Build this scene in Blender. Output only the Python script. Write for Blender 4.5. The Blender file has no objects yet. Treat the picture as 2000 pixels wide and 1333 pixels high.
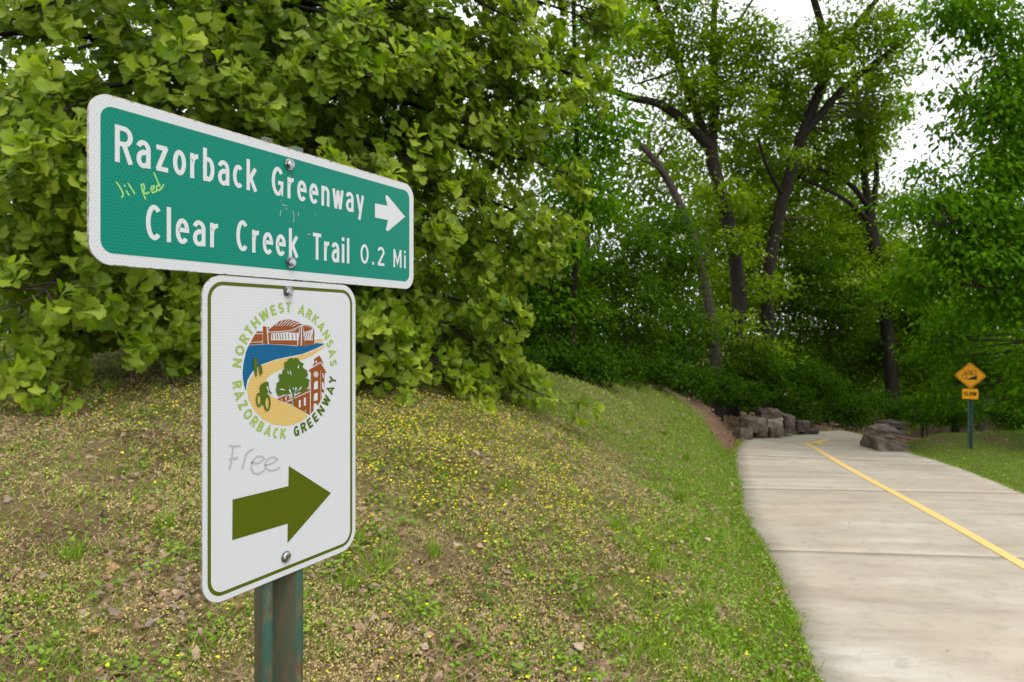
import bpy, bmesh, math, random
import numpy as np
from mathutils import Vector, Matrix, noise as mnoise
random.seed(7); RNG = np.random.default_rng(11)
SC = bpy.context.scene; COL = SC.collection

# ------------------------------------------------------------------ camera, sky, sun, exposure
CAMH = 1.65; FPX = 1333.3; HZ = 640.0
cd = bpy.data.cameras.new('camera'); cam = bpy.data.objects.new('camera', cd); COL.objects.link(cam)
cam.location = (0, 0, CAMH); cam.rotation_euler = (math.pi/2, 0, 0)
cd.sensor_width = 36.0; cd.lens = 24.0; cd.shift_y = -0.0132
cd.clip_start = 0.05; cd.clip_end = 2000
cd.dof.use_dof = True; cd.dof.focus_distance = 1.15; cd.dof.aperture_fstop = 9.0
SC.camera = cam
wd = bpy.data.worlds.new('World'); SC.world = wd; wd.use_nodes = True
nt = wd.node_tree; bg = nt.nodes['Background']
sky = nt.nodes.new('ShaderNodeTexSky'); sky.sky_type = 'NISHITA'; sky.sun_disc = False
SUN_EL, SUN_AZ = math.radians(58), math.radians(150)      # azimuth clockwise from +Y
sky.sun_elevation = SUN_EL; sky.sun_rotation = SUN_AZ; sky.dust_density = 4.0; sky.air_density = 1.0
hs = nt.nodes.new('ShaderNodeHueSaturation'); hs.inputs['Saturation'].default_value = 0.12
mx = nt.nodes.new('ShaderNodeMix'); mx.data_type = 'RGBA'; mx.inputs[0].default_value = 0.8
mx.inputs[7].default_value = (11.0, 11.3, 11.6, 1)       # even bright overcast cloud deck
nt.links.new(sky.outputs[0], hs.inputs['Color']); nt.links.new(hs.outputs[0], mx.inputs[6])
nt.links.new(mx.outputs[2], bg.inputs['Color']); bg.inputs['Strength'].default_value = 0.13
sd = bpy.data.lights.new('sun', 'SUN'); sun = bpy.data.objects.new('sun', sd); COL.objects.link(sun)
sd.energy = 1.4; sd.angle = math.radians(25); sd.color = (1, .96, .9)
sdir = Vector((math.sin(SUN_AZ)*math.cos(SUN_EL), math.cos(SUN_AZ)*math.cos(SUN_EL), math.sin(SUN_EL)))
sun.rotation_euler = sdir.to_track_quat('Z', 'Y').to_euler(); sun.location = (3, -6, 12)
SC.view_settings.view_transform = 'Standard'; SC.view_settings.look = 'None'
SC.view_settings.exposure = 0.5; SC.view_settings.gamma = 1.0; SC.view_settings.use_curve_mapping = False
try:
    SC.cycles.max_bounces = 8; SC.cycles.diffuse_bounces = 4; SC.cycles.transmission_bounces = 4
    SC.cycles.glossy_bounces = 3; SC.cycles.use_denoising = True
except Exception: pass

# ------------------------------------------------------------------ helpers
def P(x, y, d):
    return Vector(((x-1000)/FPX*d, d, CAMH-(y-HZ)/FPX*d))
def tag(o, label=None, cat=None, group=None, kind=None):
    if label: o['label'] = label
    if cat: o['category'] = cat
    if group: o['group'] = group
    if kind: o['kind'] = kind
    return o
def link(name, me, mat=None, parent=None):
    o = bpy.data.objects.new(name, me); COL.objects.link(o)
    if mat is not None: me.materials.append(mat)
    if parent is not None: o.parent = parent
    return o
def empty(name, loc):
    o = bpy.data.objects.new(name, None); COL.objects.link(o); o.location = loc; o.empty_display_size = .2
    return o
def np_mesh(name, V, Fc, col=None, smooth=False, uv=None):
    """V (N,3); Fc list of (M,k) index arrays or one array"""
    if not isinstance(Fc, (list, tuple)): Fc = [Fc]
    Fc = [np.asarray(f, dtype=np.int32) for f in Fc if len(f)]
    me = bpy.data.meshes.new(name)
    V = np.asarray(V, dtype=np.float32)
    me.vertices.add(len(V)); me.vertices.foreach_set('co', V.ravel())
    loops = np.concatenate([f.ravel() for f in Fc]); ks = np.concatenate([np.full(len(f), f.shape[1], np.int32) for f in Fc])
    starts = np.concatenate([[0], np.cumsum(ks)[:-1]]).astype(np.int32)
    me.loops.add(len(loops)); me.loops.foreach_set('vertex_index', loops)
    me.polygons.add(len(ks)); me.polygons.foreach_set('loop_start', starts); me.polygons.foreach_set('loop_total', ks)
    if smooth: me.polygons.foreach_set('use_smooth', np.ones(len(ks), bool))
    me.update(calc_edges=True)
    if col is not None:
        a = me.color_attributes.new('Col', 'FLOAT_COLOR', 'POINT')
        c = np.ones((len(V), 4), np.float32); c[:, :3] = col; a.data.foreach_set('color', c.ravel())
    if uv is not None:
        l = me.uv_layers.new(name='UVMap'); l.data.foreach_set('uv', np.asarray(uv, np.float32)[loops].ravel())
    return me
class MB:
    """collects vertices, faces and colours"""
    def __init__(s): s.V = []; s.F = {}; s.C = []; s.n = 0
    def add(s, V, Fs, C=None):
        V = np.asarray(V, np.float32).reshape(-1, 3)
        for f in (Fs if isinstance(Fs, list) else [Fs]):
            f = np.asarray(f, np.int32)
            s.F.setdefault(f.shape[1], []).append(f+s.n)
        s.V.append(V); s.n += len(V)
        if C is None: C = (1, 1, 1)
        C = np.asarray(C, np.float32)
        s.C.append(np.broadcast_to(C, (len(V), 3)) if C.ndim == 1 else C)
    def mesh(s, name, smooth=False):
        return np_mesh(name, np.concatenate(s.V), [np.concatenate(v) for v in s.F.values()], np.concatenate(s.C), smooth)
def catmull(pts, n):
    pts = [np.array(p, float) for p in pts]
    q = [2*pts[0]-pts[1]] + pts + [2*pts[-1]-pts[-2]]
    out = []
    for i in range(1, len(q)-2):
        for k in range(n):
            t = k/n
            out.append(.5*((2*q[i]) + (-q[i-1]+q[i+1])*t + (2*q[i-1]-5*q[i]+4*q[i+1]-q[i+2])*t*t + (-q[i-1]+3*q[i]-3*q[i+1]+q[i+2])*t**3))
    out.append(pts[-1]); return np.array(out)
def tube(path, radii, sides=8, wob=0.0, cap=True):
    """swept tube: returns V, [quads, tris]"""
    path = np.asarray(path, float); n = len(path)
    radii = np.asarray(radii, float)
    T = np.gradient(path, axis=0); T /= np.linalg.norm(T, axis=1)[:, None]+1e-9
    ref = np.array([1., 0, 0]) if abs(T[0, 0]) < .8 else np.array([0, 1., 0])
    V = []
    ang = np.arange(sides)/sides*2*np.pi
    for i in range(n):
        a = ref - T[i]*(ref@T[i]); a /= np.linalg.norm(a)+1e-9; b = np.cross(T[i], a); ref = a
        r = radii[i]*(1+wob*(np.sin(ang*2+i*.7)*.5+np.sin(ang*3-i*.4)*.5))
        V.append(path[i]+r[:, None]*(np.cos(ang)[:, None]*a+np.sin(ang)[:, None]*b))
    V = np.concatenate(V)
    i = np.arange(n-1)[:, None]*sides; j = np.arange(sides)[None]; j2 = (j+1) % sides
    Q = np.stack([i+j, i+j2, i+sides+j2, i+sides+j], -1).reshape(-1, 4)
    return V, Q
def rot_from(dirs, ups):
    """matrices with local Y -> dirs, local Z ~ ups (N,3)"""
    y = dirs/(np.linalg.norm(dirs, axis=1)[:, None]+1e-9)
    x = np.cross(y, ups); x /= np.linalg.norm(x, axis=1)[:, None]+1e-9
    z = np.cross(x, y)
    return np.stack([x, y, z], -1)
def scatter(mb, tv, tf, pos, R, sc, col, colvar=None):
    """instances of a template (tv (k,3), tf list) in bulk"""
    pos = np.asarray(pos, np.float32); N = len(pos)
    if N == 0: return
    sc = np.asarray(sc, np.float32)
    sv = tv[None]*(sc[:, None, None] if sc.ndim == 1 else sc[:, None, :])
    V = np.einsum('nij,nkj->nki', R, sv)+pos[:, None]
    k = len(tv)
    Fs = [(f[None]+(np.arange(N)*k)[:, None, None]).reshape(-1, f.shape[1]) for f in tf]
    C = np.repeat(np.asarray(col, np.float32), k, axis=0)
    if colvar is not None: C = C*np.tile(colvar, (N, 1))
    mb.add(V.reshape(-1, 3), Fs, C)
def unit(n):
    v = RNG.normal(size=(n, 3)); return v/np.linalg.norm(v, axis=1)[:, None]
def rnd(a, b, n=None): return RNG.uniform(a, b, n)
def fbm2(X, Y, s, seed=0.0):
    """cheap smooth noise in -1..1 (sum of rotated sines), vectorised"""
    o = 0
    for k, (a, f, w) in enumerate([(.3, 1, 1), (1.4, 1.7, .8), (2.5, 2.3, .6), (.9, 3.9, .45), (2.0, 6.1, .35), (.1, 8.7, .25)]):
        c, sn = math.cos(a+seed), math.sin(a+seed)
        u = (X*c+Y*sn)*f/s; v = (-X*sn+Y*c)*f/s
        o = o + w*np.sin(u*2.1+seed*7+k*1.3+1.2*np.sin(v*1.3+k))*np.cos(v*1.7+k*2.1+seed*3)
    return o/1.6

# ------------------------------------------------------------------ materials
def mat(name, rough=.6, col=(.5, .5, .5), spec=.5, metal=0.0):
    m = bpy.data.materials.new(name); m.use_nodes = True
    b = m.node_tree.nodes['Principled BSDF']; b.inputs['Base Color'].default_value = (*col, 1)
    b.inputs['Roughness'].default_value = rough; b.inputs['Metallic'].default_value = metal
    b.inputs['Specular IOR Level'].default_value = spec
    return m, m.node_tree, b
def N(t, typ, **kw):
    n = t.nodes.new(typ)
    for k, v in kw.items():
        if k.startswith('i_'):
            key = k[2:]; n.inputs[int(key) if key.isdigit() else key.replace('_', ' ')].default_value = v
        else: setattr(n, k, v)
    return n
def ramp(t, fac, stops):
    r = t.nodes.new('ShaderNodeValToRGB'); e = r.color_ramp.elements
    while len(e) < len(stops): e.new(.5)
    for el, (p, c) in zip(e, stops): el.position = p; el.color = (*c, 1) if len(c) == 3 else c
    t.links.new(fac, r.inputs[0]); return r
def mixc(t, fac, a, b, mode='MIX'):
    m = t.nodes.new('ShaderNodeMix'); m.data_type = 'RGBA'; m.blend_type = mode
    for s, i in ((fac, 0), (a, 6), (b, 7)):
        if hasattr(s, 'links'): t.links.new(s, m.inputs[i])
        elif isinstance(s, (int, float)): m.inputs[i].default_value = s
        else: m.inputs[i].default_value = (*s, 1) if len(s) == 3 else s
    return m.outputs[2]
def math_(t, op, a, b=None, c=None):
    m = t.nodes.new('ShaderNodeMath'); m.operation = op
    for s, i in ((a, 0), (b, 1), (c, 2)):
        if s is None: continue
        if hasattr(s, 'links'): t.links.new(s, m.inputs[i])
        else: m.inputs[i].default_value = s
    return m.outputs[0]
def noise(t, scale, detail=4, rough=.6, vec=None, dist=0.0):
    n = N(t, 'ShaderNodeTexNoise'); n.inputs['Scale'].default_value = scale; n.inputs['Detail'].default_value = detail
    n.inputs['Roughness'].default_value = rough; n.inputs['Distortion'].default_value = dist
    if vec is not None: t.links.new(vec, n.inputs['Vector'])
    return n.outputs['Fac']
def objco(t): return N(t, 'ShaderNodeTexCoord').outputs['Object']
def bump(t, b, h, strength=.5, dist=.01):
    n = N(t, 'ShaderNodeBump'); n.inputs['Strength'].default_value = strength; n.inputs['Distance'].default_value = dist
    t.links.new(h, n.inputs['Height']); t.links.new(n.outputs[0], b.inputs['Normal'])
def leaf_mat(name, trans=.3, rough=.42, spec=.5, tcol=(1.25, 1.35, .5)):
    m, t, b = mat(name, rough, spec=spec)
    a = N(t, 'ShaderNodeAttribute', attribute_name='Col')
    v = noise(t, 60, 2, .5, objco(t))
    c = mixc(t, math_(t, 'MULTIPLY', v, .35), a.outputs['Color'], (.02, .03, .005), 'MIX')
    t.links.new(c, b.inputs['Base Color'])
    tr = N(t, 'ShaderNodeBsdfTranslucent'); t.links.new(mixc(t, 1.0, a.outputs['Color'], tcol, 'MULTIPLY'), tr.inputs['Color'])
    ms = N(t, 'ShaderNodeMixShader'); ms.inputs[0].default_value = trans
    t.links.new(b.outputs[0], ms.inputs[1]); t.links.new(tr.outputs[0], ms.inputs[2])
    t.links.new(ms.outputs[0], t.nodes['Material Output'].inputs['Surface'])
    return m
M_LEAF = leaf_mat('leaf_green', .48, .45, .25)
M_LEAFB = leaf_mat('woodland_leaf', .46, .6, .06, (1.4, 1.35, .4))
M_GRASS = leaf_mat('grass_green', .25, .55, .3)
M_DRY = leaf_mat('dry_plant', .15, .8, .15, (1, .95, .8))
M_PETAL = leaf_mat('petal', .2, .6, .2, (1, 1, 1))
def bark_mat(name, c0, c1, sx=9, sz=2.0):
    m, t, b = mat(name, .9, spec=.2)
    mp = N(t, 'ShaderNodeMapping'); mp.inputs['Scale'].default_value = (sx, sx, sz); t.links.new(objco(t), mp.inputs['Vector'])
    n1 = noise(t, 1.6, 6, .7, mp.outputs[0], .6); n2 = noise(t, 6, 4, .6, mp.outputs[0])
    r = ramp(t, n1, [(.32, c0), (.55, [(x+y)/2 for x, y in zip(c0, c1)]), (.72, c1)])
    t.links.new(mixc(t, math_(t, 'MULTIPLY', n2, .5), r.outputs[0], c0), b.inputs['Base Color'])
    bump(t, b, math_(t, 'ADD', n1, math_(t, 'MULTIPLY', n2, .4)), .9, .03); return m
M_BARK = bark_mat('bark_dark', (.010, .0075, .0055), (.052, .043, .033), 14, 2.5)
M_BARKG = bark_mat('bark_grey', (.020, .016, .012), (.10, .084, .068), 14, 2.5)
M_TWIG, _t, _b = mat('twig_bark', .85, (.045, .033, .022), .2)

# ------------------------------------------------------------------ trail geometry
def zp(y, x=None):      # the trail falls away down the hill past its bend
    y = np.asarray(y, float)
    return -.05*y if x is None else -.05*y-.2*np.clip(np.asarray(x, float)-7.9, 0, 6)*np.clip((y-12.5)/1.2, 0, 1)
LEFT = [(-.35, -6), (.1, -3), (.65, 0), (1.1, 1.7), (1.58, 3.5), (2.14, 5.6), (2.54, 7.5), (3.02, 9.04), (3.72, 11.4), (4.42, 13.4), (4.95, 14.5), (5.75, 15.35), (6.9, 15.95), (8.6, 16.7), (11.5, 17.5), (16, 18.2)]
RIGHT = [(3.0, -6.9), (3.45, -3.9), (3.95, -1.0), (4.4, .9), (4.9, 3.0), (5.5, 5.2), (6.02, 7.1), (6.45, 8.7), (6.95, 10.6), (7.2, 12.2), (7.4, 13.1), (7.8, 14.0), (8.5, 14.6), (9.6, 15.0), (12.5, 15.4), (17, 15.7)]
LC = catmull(LEFT, 6); RC = catmull(RIGHT, 6)
POLY = np.concatenate([LC, RC[::-1]])
def path_sd(X, Y):
    """signed distance to the trail outline, negative inside"""
    X = np.asarray(X, float).ravel(); Y = np.asarray(Y, float).ravel()
    A = POLY; B = np.roll(POLY, -1, axis=0)
    out = np.empty(len(X)); CH = 4000
    for s in range(0, len(X), CH):
        x = X[s:s+CH, None]; y = Y[s:s+CH, None]
        ex = B[:, 0]-A[:, 0]; ey = B[:, 1]-A[:, 1]; L2 = ex*ex+ey*ey+1e-12
        t = np.clip(((x-A[:, 0])*ex+(y-A[:, 1])*ey)/L2, 0, 1)
        d = np.sqrt(np.min((x-A[:, 0]-t*ex)**2+(y-A[:, 1]-t*ey)**2, axis=1))
        c = ((A[:, 1] > y) != (B[:, 1] > y)) & (x < ex*(y-A[:, 1])/(ey+1e-12)+A[:, 0])
        out[s:s+CH] = np.where(np.sum(c, axis=1) % 2 == 1, -d, d)
    return out
# ground heights: thin plate spline through points read off the photograph
CP = []
for x, y in LEFT[1:]: CP.append((x, y, float(zp(y, x))-.01))
for x, y in RIGHT[1:]: CP.append((x, y, float(zp(y, x))-.01))
CP += [(-.36, 1.05, .16), (-1.5, 1.0, .26), (-4, 0, .3), (-4, -4, .15), (-1.5, -4, .1), (-9, 0, .4)]
def cpx(x, y, d): v = P(x, y, d); CP.append((v.x, v.y, v.z))
for a in [(0, 752, 5.6), (250, 752, 5.8), (-400, 752, 5.6), (520, 760, 5.9), (760, 762, 6.6), (1000, 768, 8.0), (1150, 760, 10.0), (1300, 776, 12.4), (1385, 800, 13.8), (1425, 828, 14.4)]: cpx(*a)
for a in [(900, 900, 4.9), (1200, 900, 7.4), (1300, 1000, 5.9), (700, 1100, 3.35), (1000, 1250, 3.05)]: cpx(*a)
CP += [(-3.8, 8.5, 1.42), (-8, 9, 1.4), (-1, 11, 1.0), (1.3, 13, .7), (3.2, 15.5, .0), (0, 17, .6), (4.6, 16.2, -.45), (6.5, 17.4, -.72), (9, 18.3, -1.05), (3, 22, -.4), (8, 24, -1.6), (14, 20.5, -1.9), (-8, 20, 1.0),
       (9.2, 12.0, -.52), (8.3, 10.8, -.53), (10, 10, -.5), (12, 12.6, -.58), (9.6, 13.9, -.52), (11, 14.3, -.52), (13, 14.5, -.55), (15.5, 14.6, -.6), (10, 5, -.25), (10, 0, 0), (9, -4, .1), (18, 10, -.5), (8.4, 13.2, -.42)]
CPa = np.array(CP)
def _U(r2): return r2*np.log(r2+1e-9)*.5
def _tps():
    n = len(CPa); d2 = ((CPa[:, None, :2]-CPa[None, :, :2])**2).sum(-1)
    K = _U(d2)+np.eye(n)*.02; Pm = np.c_[np.ones(n), CPa[:, :2]]
    A = np.block([[K, Pm], [Pm.T, np.zeros((3, 3))]])
    return np.linalg.solve(A, np.r_[CPa[:, 2], 0, 0, 0])
WT = _tps()
def ground_raw(X, Y):
    X = np.asarray(X, float); Y = np.asarray(Y, float); sh = X.shape; x = X.ravel(); y = Y.ravel(); n = len(CPa)
    xc = np.clip(x, -12, 20); yc = np.clip(y, -8, 28)
    z = np.empty(len(x))
    for s in range(0, len(x), 20000):
        a = xc[s:s+20000]; b = yc[s:s+20000]
        d2 = (a[:, None]-CPa[:, 0])**2+(b[:, None]-CPa[:, 1])**2
        z[s:s+20000] = _U(d2)@WT[:n]+WT[n]+WT[n+1]*a+WT[n+2]*b
    far = np.hypot(x-xc, y-yc)
    z = z*np.exp(-far/60)+(-2.5)*(1-np.exp(-far/60))
    return z.reshape(sh)
def ground(X, Y, sd=None):
    X = np.asarray(X, float); Y = np.asarray(Y, float)
    if sd is None: sd = path_sd(X, Y).reshape(X.shape)
    z = ground_raw(X, Y)
    z = z + np.clip(sd, 0, 1)*(.03*fbm2(X, Y, 1.1)+.012*fbm2(X, Y, .3, 2.0))
    pz = zp(Y, X)
    w = np.clip(sd/.6, 0, 1); w = w*w*(3-2*w)
    z = np.where(sd > 0, (pz-.012)*(1-w)+z*w, pz-.012-np.clip(-sd/.15, 0, 1)*.12)
    return z
def gz(x, y): return float(ground(np.array([x]), np.array([y]))[0])
def gpx(px, py):
    """the ground point seen at a pixel of the photograph"""
    d = np.geomspace(1.2, 60, 1500); X = (px-1000)/FPX*d; Z = CAMH-(py-HZ)/FPX*d
    g = ground(X, d); i = int(np.argmax(Z < g)); 
    return Vector((X[i], d[i], g[i]))

# ---- ground sheet
def axis(n, a, lim, c):
    t = np.linspace(-1, 1, n); k = np.arcsinh(lim/a); return c+a*np.sinh(t*k)
gx = axis(291, 4.5, 400, 1.5); gy = axis(291, 4.5, 400, 6.0)
GX, GY = np.meshgrid(gx, gy); GSD = path_sd(GX, GY).reshape(GX.shape)
GZ = ground(GX, GY, GSD)
n = len(gx); ii = (np.arange(n-1)[:, None]*n+np.arange(n-1)[None]).ravel()
GF = np.stack([ii, ii+1, ii+n+1, ii+n], -1)
def zones(X, Y, sd):
    """lushness (green verge and lawn), litter (dead leaves), both 0..1"""
    left = (X-np.interp(Y, LC[:, 1], LC[:, 0])) < 0
    nz = fbm2(X, Y, 1.6, .7); nf = fbm2(X, Y, .5, 1.9)
    verge = np.clip(1.35-sd/np.clip(.7+.06*Y, .5, 1.4)+.5*nf, 0, 1)
    ridge = np.clip((Y-6.6)/1.8, 0, 1)*np.clip(1-(np.abs(X-1.6-.12*(Y-8))-1.8)/1.2, 0, 1)*(.85+.3*nz)
    lawn = np.where(left, 0, 1.0)*np.clip(1.0+.2*nz, 0, 1)
    bare = np.clip(.8-np.hypot((X-8.8)/.7, (Y-12.7)/.5)+.3*nf, 0, 1)+np.clip(.8-np.hypot((X-8.0)/.6, (Y-12.9)/.6)+.3*nf, 0, 1)
    lawn = lawn*(1-np.clip(bare, 0, 1)*.8)
    lush = np.where(left, np.clip(np.maximum(verge, ridge*.8), 0, 1), np.clip(lawn, 0, 1))
    wood = np.clip((Y-(13.2+np.where(left, np.clip((1.2-X)*.35, -1.0, 0.), 4.2)+.5*nz))/1.2, 0, 1)
    near = np.clip(1-np.hypot((X-3.9), (Y-13.9)/1.2)/1.0+.35*nf, 0, 1)*left
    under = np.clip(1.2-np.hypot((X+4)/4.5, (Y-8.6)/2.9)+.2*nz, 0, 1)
    litter = np.clip(np.maximum(wood, near)+bare*.5*(~left), 0, 1)
    return np.clip(lush*(1-litter), 0, 1), litter, np.clip(under, 0, 1), left
LU, LI, UN, LFT = zones(GX, GY, GSD)
soil = np.array([.115, .07, .038]); straw = np.array([.21, .175, .07]); grn = np.array([.095, .165, .010]); lit = np.array([.20, .12, .075])
mixs = np.clip(.5+.55*fbm2(GX, GY, .9, 3.1)+.25*fbm2(GX, GY, .25, .4), 0, 1)[..., None]
gc = soil*(1-mixs)+straw*mixs
gc = gc*(1-LU[..., None])+grn*LU[..., None]
fp = np.clip(1.2-np.hypot((GX+.55)/1.6, (GY-5.6)/1.5), 0, 1)[..., None]*.7*LFT[..., None]; gc = gc*(1-fp)+np.array([.13, .13, .015])*fp
gc = gc*(1-LI[..., None])+lit*LI[..., None]
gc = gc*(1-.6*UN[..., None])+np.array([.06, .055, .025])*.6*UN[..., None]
m, t, b = mat('bank_soil', .95, spec=.1)
a = N(t, 'ShaderNodeAttribute', attribute_name='Col'); oc = objco(t)
n1 = noise(t, 22, 6, .7, oc); n2 = noise(t, 90, 4, .7, oc); vo = N(t, 'ShaderNodeTexVoronoi', i_Scale=38.0); t.links.new(oc, vo.inputs['Vector'])
c1 = mixc(t, 1.0, a.outputs['Color'], ramp(t, n1, [(.3, (.45, .42, .4)), (.55, (1, 1, 1)), (.75, (1.5, 1.4, 1.2))]).outputs[0], 'MULTIPLY')
c2 = mixc(t, ramp(t, vo.outputs['Distance'], [(.1, (.4, .4, .4)), (.5, (0, 0, 0))]).outputs[0], c1, (.24, .17, .11))
t.links.new(mixc(t, math_(t, 'MULTIPLY', n2, .45), c2, (.07, .05, .03)), b.inputs['Base Color'])
bump(t, b, math_(t, 'ADD', n1, math_(t, 'MULTIPLY', n2, .6)), .8, .02)
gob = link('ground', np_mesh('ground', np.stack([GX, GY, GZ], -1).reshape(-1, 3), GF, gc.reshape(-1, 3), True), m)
tag(gob, 'grassy bank and lawn beside the concrete trail', kind='structure')

# ---- concrete trail: slabs with recessed joints on a bed
m, t, b = mat('concrete', .85, spec=.25)
uvn = N(t, 'ShaderNodeUVMap').outputs[0]
mp = N(t, 'ShaderNodeMapping'); mp.inputs['Scale'].default_value = (.6, 2.4, 1); t.links.new(uvn, mp.inputs['Vector'])
mp2 = N(t, 'ShaderNodeMapping'); mp2.inputs['Scale'].default_value = (3, 60, 1); t.links.new(uvn, mp2.inputs['Vector'])
s1 = noise(t, 1.0, 5, .6, mp.outputs[0], .4); s2 = noise(t, 1.2, 3, .6, mp2.outputs[0]); s3 = noise(t, .55, 4, .6, uvn); s4 = noise(t, 55, 3, .7, uvn)
c = ramp(t, s1, [(.30, (.27, .238, .188)), (.43, (.375, .332, .265)), (.55, (.42, .375, .30)), (.68, (.50, .46, .39))]).outputs[0]
c = mixc(t, ramp(t, s3, [(.42, (0, 0, 0)), (.7, (.5, .5, .5))]).outputs[0], c, (.40, .305, .20))
c = mixc(t, ramp(t, s2, [(.3, (.4, .4, .4)), (.6, (0, 0, 0))]).outputs[0], c, mixc(t, 1.0, c, (.86, .86, .88), 'MULTIPLY'))
s5 = noise(t, 5, 6, .75, uvn); c = mixc(t, ramp(t, s5, [(.36, (.5, .5, .5)), (.5, (0, 0, 0))]).outputs[0], c, (.25, .225, .185))
c = mixc(t, math_(t, 'MULTIPLY', s4, .3), c, (.17, .155, .135))
t.links.new(c, b.inputs['Base Color']); bump(t, b, math_(t, 'ADD', s2, math_(t, 'MULTIPLY', s4, .4)), .5, .005)
M_CONC = m
M_BED, _, _ = mat('joint_fill', .95, (.26, .23, .19), .1)
NP = 1600
def resamp(C, n):
    s = np.r_[0, np.cumsum(np.linalg.norm(np.diff(C, axis=0), axis=1))]; q = np.linspace(0, 1, n)
    # parametrise by control index so that left and right stay paired
    u = np.linspace(0, 1, len(C)); return np.c_[np.interp(q, u, C[:, 0]), np.interp(q, u, C[:, 1])]
LR = resamp(LC, NP); RR = resamp(RC, NP)
Sm = np.r_[0, np.cumsum(np.linalg.norm(np.diff((LR+RR)/2, axis=0), axis=1))]
def strip_pts(sv, wv):
    """points at arclength sv and cross fraction wv (0 left .. 1 right)"""
    l = np.c_[np.interp(sv, Sm, LR[:, 0]), np.interp(sv, Sm, LR[:, 1])]; r = np.c_[np.interp(sv, Sm, RR[:, 0]), np.interp(sv, Sm, RR[:, 1])]
    return l*(1-wv[:, None])+r*wv[:, None]
bed_s = np.linspace(0, Sm[-1], 120); bw = np.linspace(0.004, .996, 6)
BS, BW = np.meshgrid(bed_s, bw, indexing='ij'); bp = strip_pts(BS.ravel(), BW.ravel())
ii = (np.arange(119)[:, None]*6+np.arange(5)[None]).ravel()
trail = link('trail', np_mesh('trail', np.c_[bp, zp(bp[:, 1], bp[:, 0])-.012], np.stack([ii, ii+1, ii+7, ii+6], -1)), M_BED)
tag(trail, 'curving pale concrete path with a yellow centre line', kind='structure')
sL6 = float(np.interp(6.0, LR[:1200, 1], Sm[:1200])); SLAB = 3.05
k0 = -int(sL6//SLAB); cuts = [sL6+SLAB*k for k in range(k0, 20)]
cuts = [c for c in cuts if 0 <= c <= Sm[-1]]
cuts = [0.0]+cuts+[Sm[-1]]
for k in range(len(cuts)-1):
    a0, a1 = cuts[k]+.002, cuts[k+1]-.002
    if a1-a0 < .2: continue
    ns, nw = 22, 15
    S_, W_ = np.meshgrid(np.linspace(a0, a1, ns), np.linspace(0, 1, nw), indexing='ij')
    p2 = strip_pts(S_.ravel(), W_.ravel()); z = zp(p2[:, 1], p2[:, 0])
    edge = np.minimum(np.minimum(S_-a0, a1-S_), 9).ravel()
    top = np.c_[p2, z-np.where(edge < 1e-6, .002, 0)]
    rim = np.r_[np.arange(nw), np.arange(1, ns)*nw+nw-1, (ns-1)*nw+np.arange(nw-2, -1, -1), np.arange(ns-2, 0, -1)*nw]
    bot = top[rim].copy(); bot[:, 2] -= .13
    V = np.concatenate([top, bot]); ii = (np.arange(ns-1)[:, None]*nw+np.arange(nw-1)[None]).ravel()
    Q = np.stack([ii, ii+1, ii+nw+1, ii+nw], -1); nr = len(rim); j = np.arange(nr); j2 = (j+1) % nr
    Q2 = np.stack([rim[j], len(top)+j, len(top)+j2, rim[j2]], -1)
    uvv = np.c_[np.r_[W_.ravel(), W_.ravel()[rim]]*3.3, np.r_[S_.ravel(), S_.ravel()[rim]]]
    link('slab', np_mesh('slab', V, [Q, Q2], uv=uvv), M_CONC, trail)
# yellow centre line and the fork of short strokes at its end
m, t, b = mat('yellow_line_paint', .7, spec=.3); oc = objco(t)
w = ramp(t, noise(t, 14, 5, .7, oc), [(.30, (.40, .33, .22)), (.42, (.66, .43, .13))]); w2 = noise(t, 2.0, 3, .6, oc)
t.links.new(mixc(t, math_(t, 'MULTIPLY', w2, .3), w.outputs[0], (.62, .45, .22)), b.inputs['Base Color'])
M_YEL = m
def ground_stroke(name, pts, width, parent, zoff=.004):
    c = catmull(pts, 10); T = np.gradient(c, axis=0); T /= np.linalg.norm(T, axis=1)[:, None]; Nn = np.c_[-T[:, 1], T[:, 0]]
    wv = width/2*(1+.03*np.sin(np.arange(len(c))*.37))[:, None]
    A = c+Nn*wv; B = c-Nn*wv; V = np.concatenate([np.c_[A, zp(A[:, 1])+zoff], np.c_[B, zp(B[:, 1])+zoff]])
    k = len(c); i = np.arange(k-1); return link(name, np_mesh(name, V, np.stack([i+k, i+k+1, i+1, i], -1)), M_YEL, parent)
def pp(px, py):      # a pixel on the trail's plane
    k = (py-HZ)/FPX; d = CAMH/(k-.05); return ((px-1000)/FPX*d, d)
yl = [(1.75, -4), (2.5, -1), (3.36, 2.4)]+[pp(*q) for q in [(1985, 1097), (1800, 992), (1690, 933), (1630, 899), (1596, 878), (1574, 867)]]
ground_stroke('centre_line', yl, .10, trail)
ground_stroke('line_fork', [pp(1560, 867.5), pp(1580, 866.5), pp(1596, 866)], .13, trail, .006)
ground_stroke('line_fork', [pp(1592, 865.5), pp(1605, 862.5), pp(1618, 860)], .13, trail, .008)
ground_stroke('line_fork', [pp(1594, 866.5), pp(1601, 868), pp(1608, 870)], .15, trail, .010)

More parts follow.
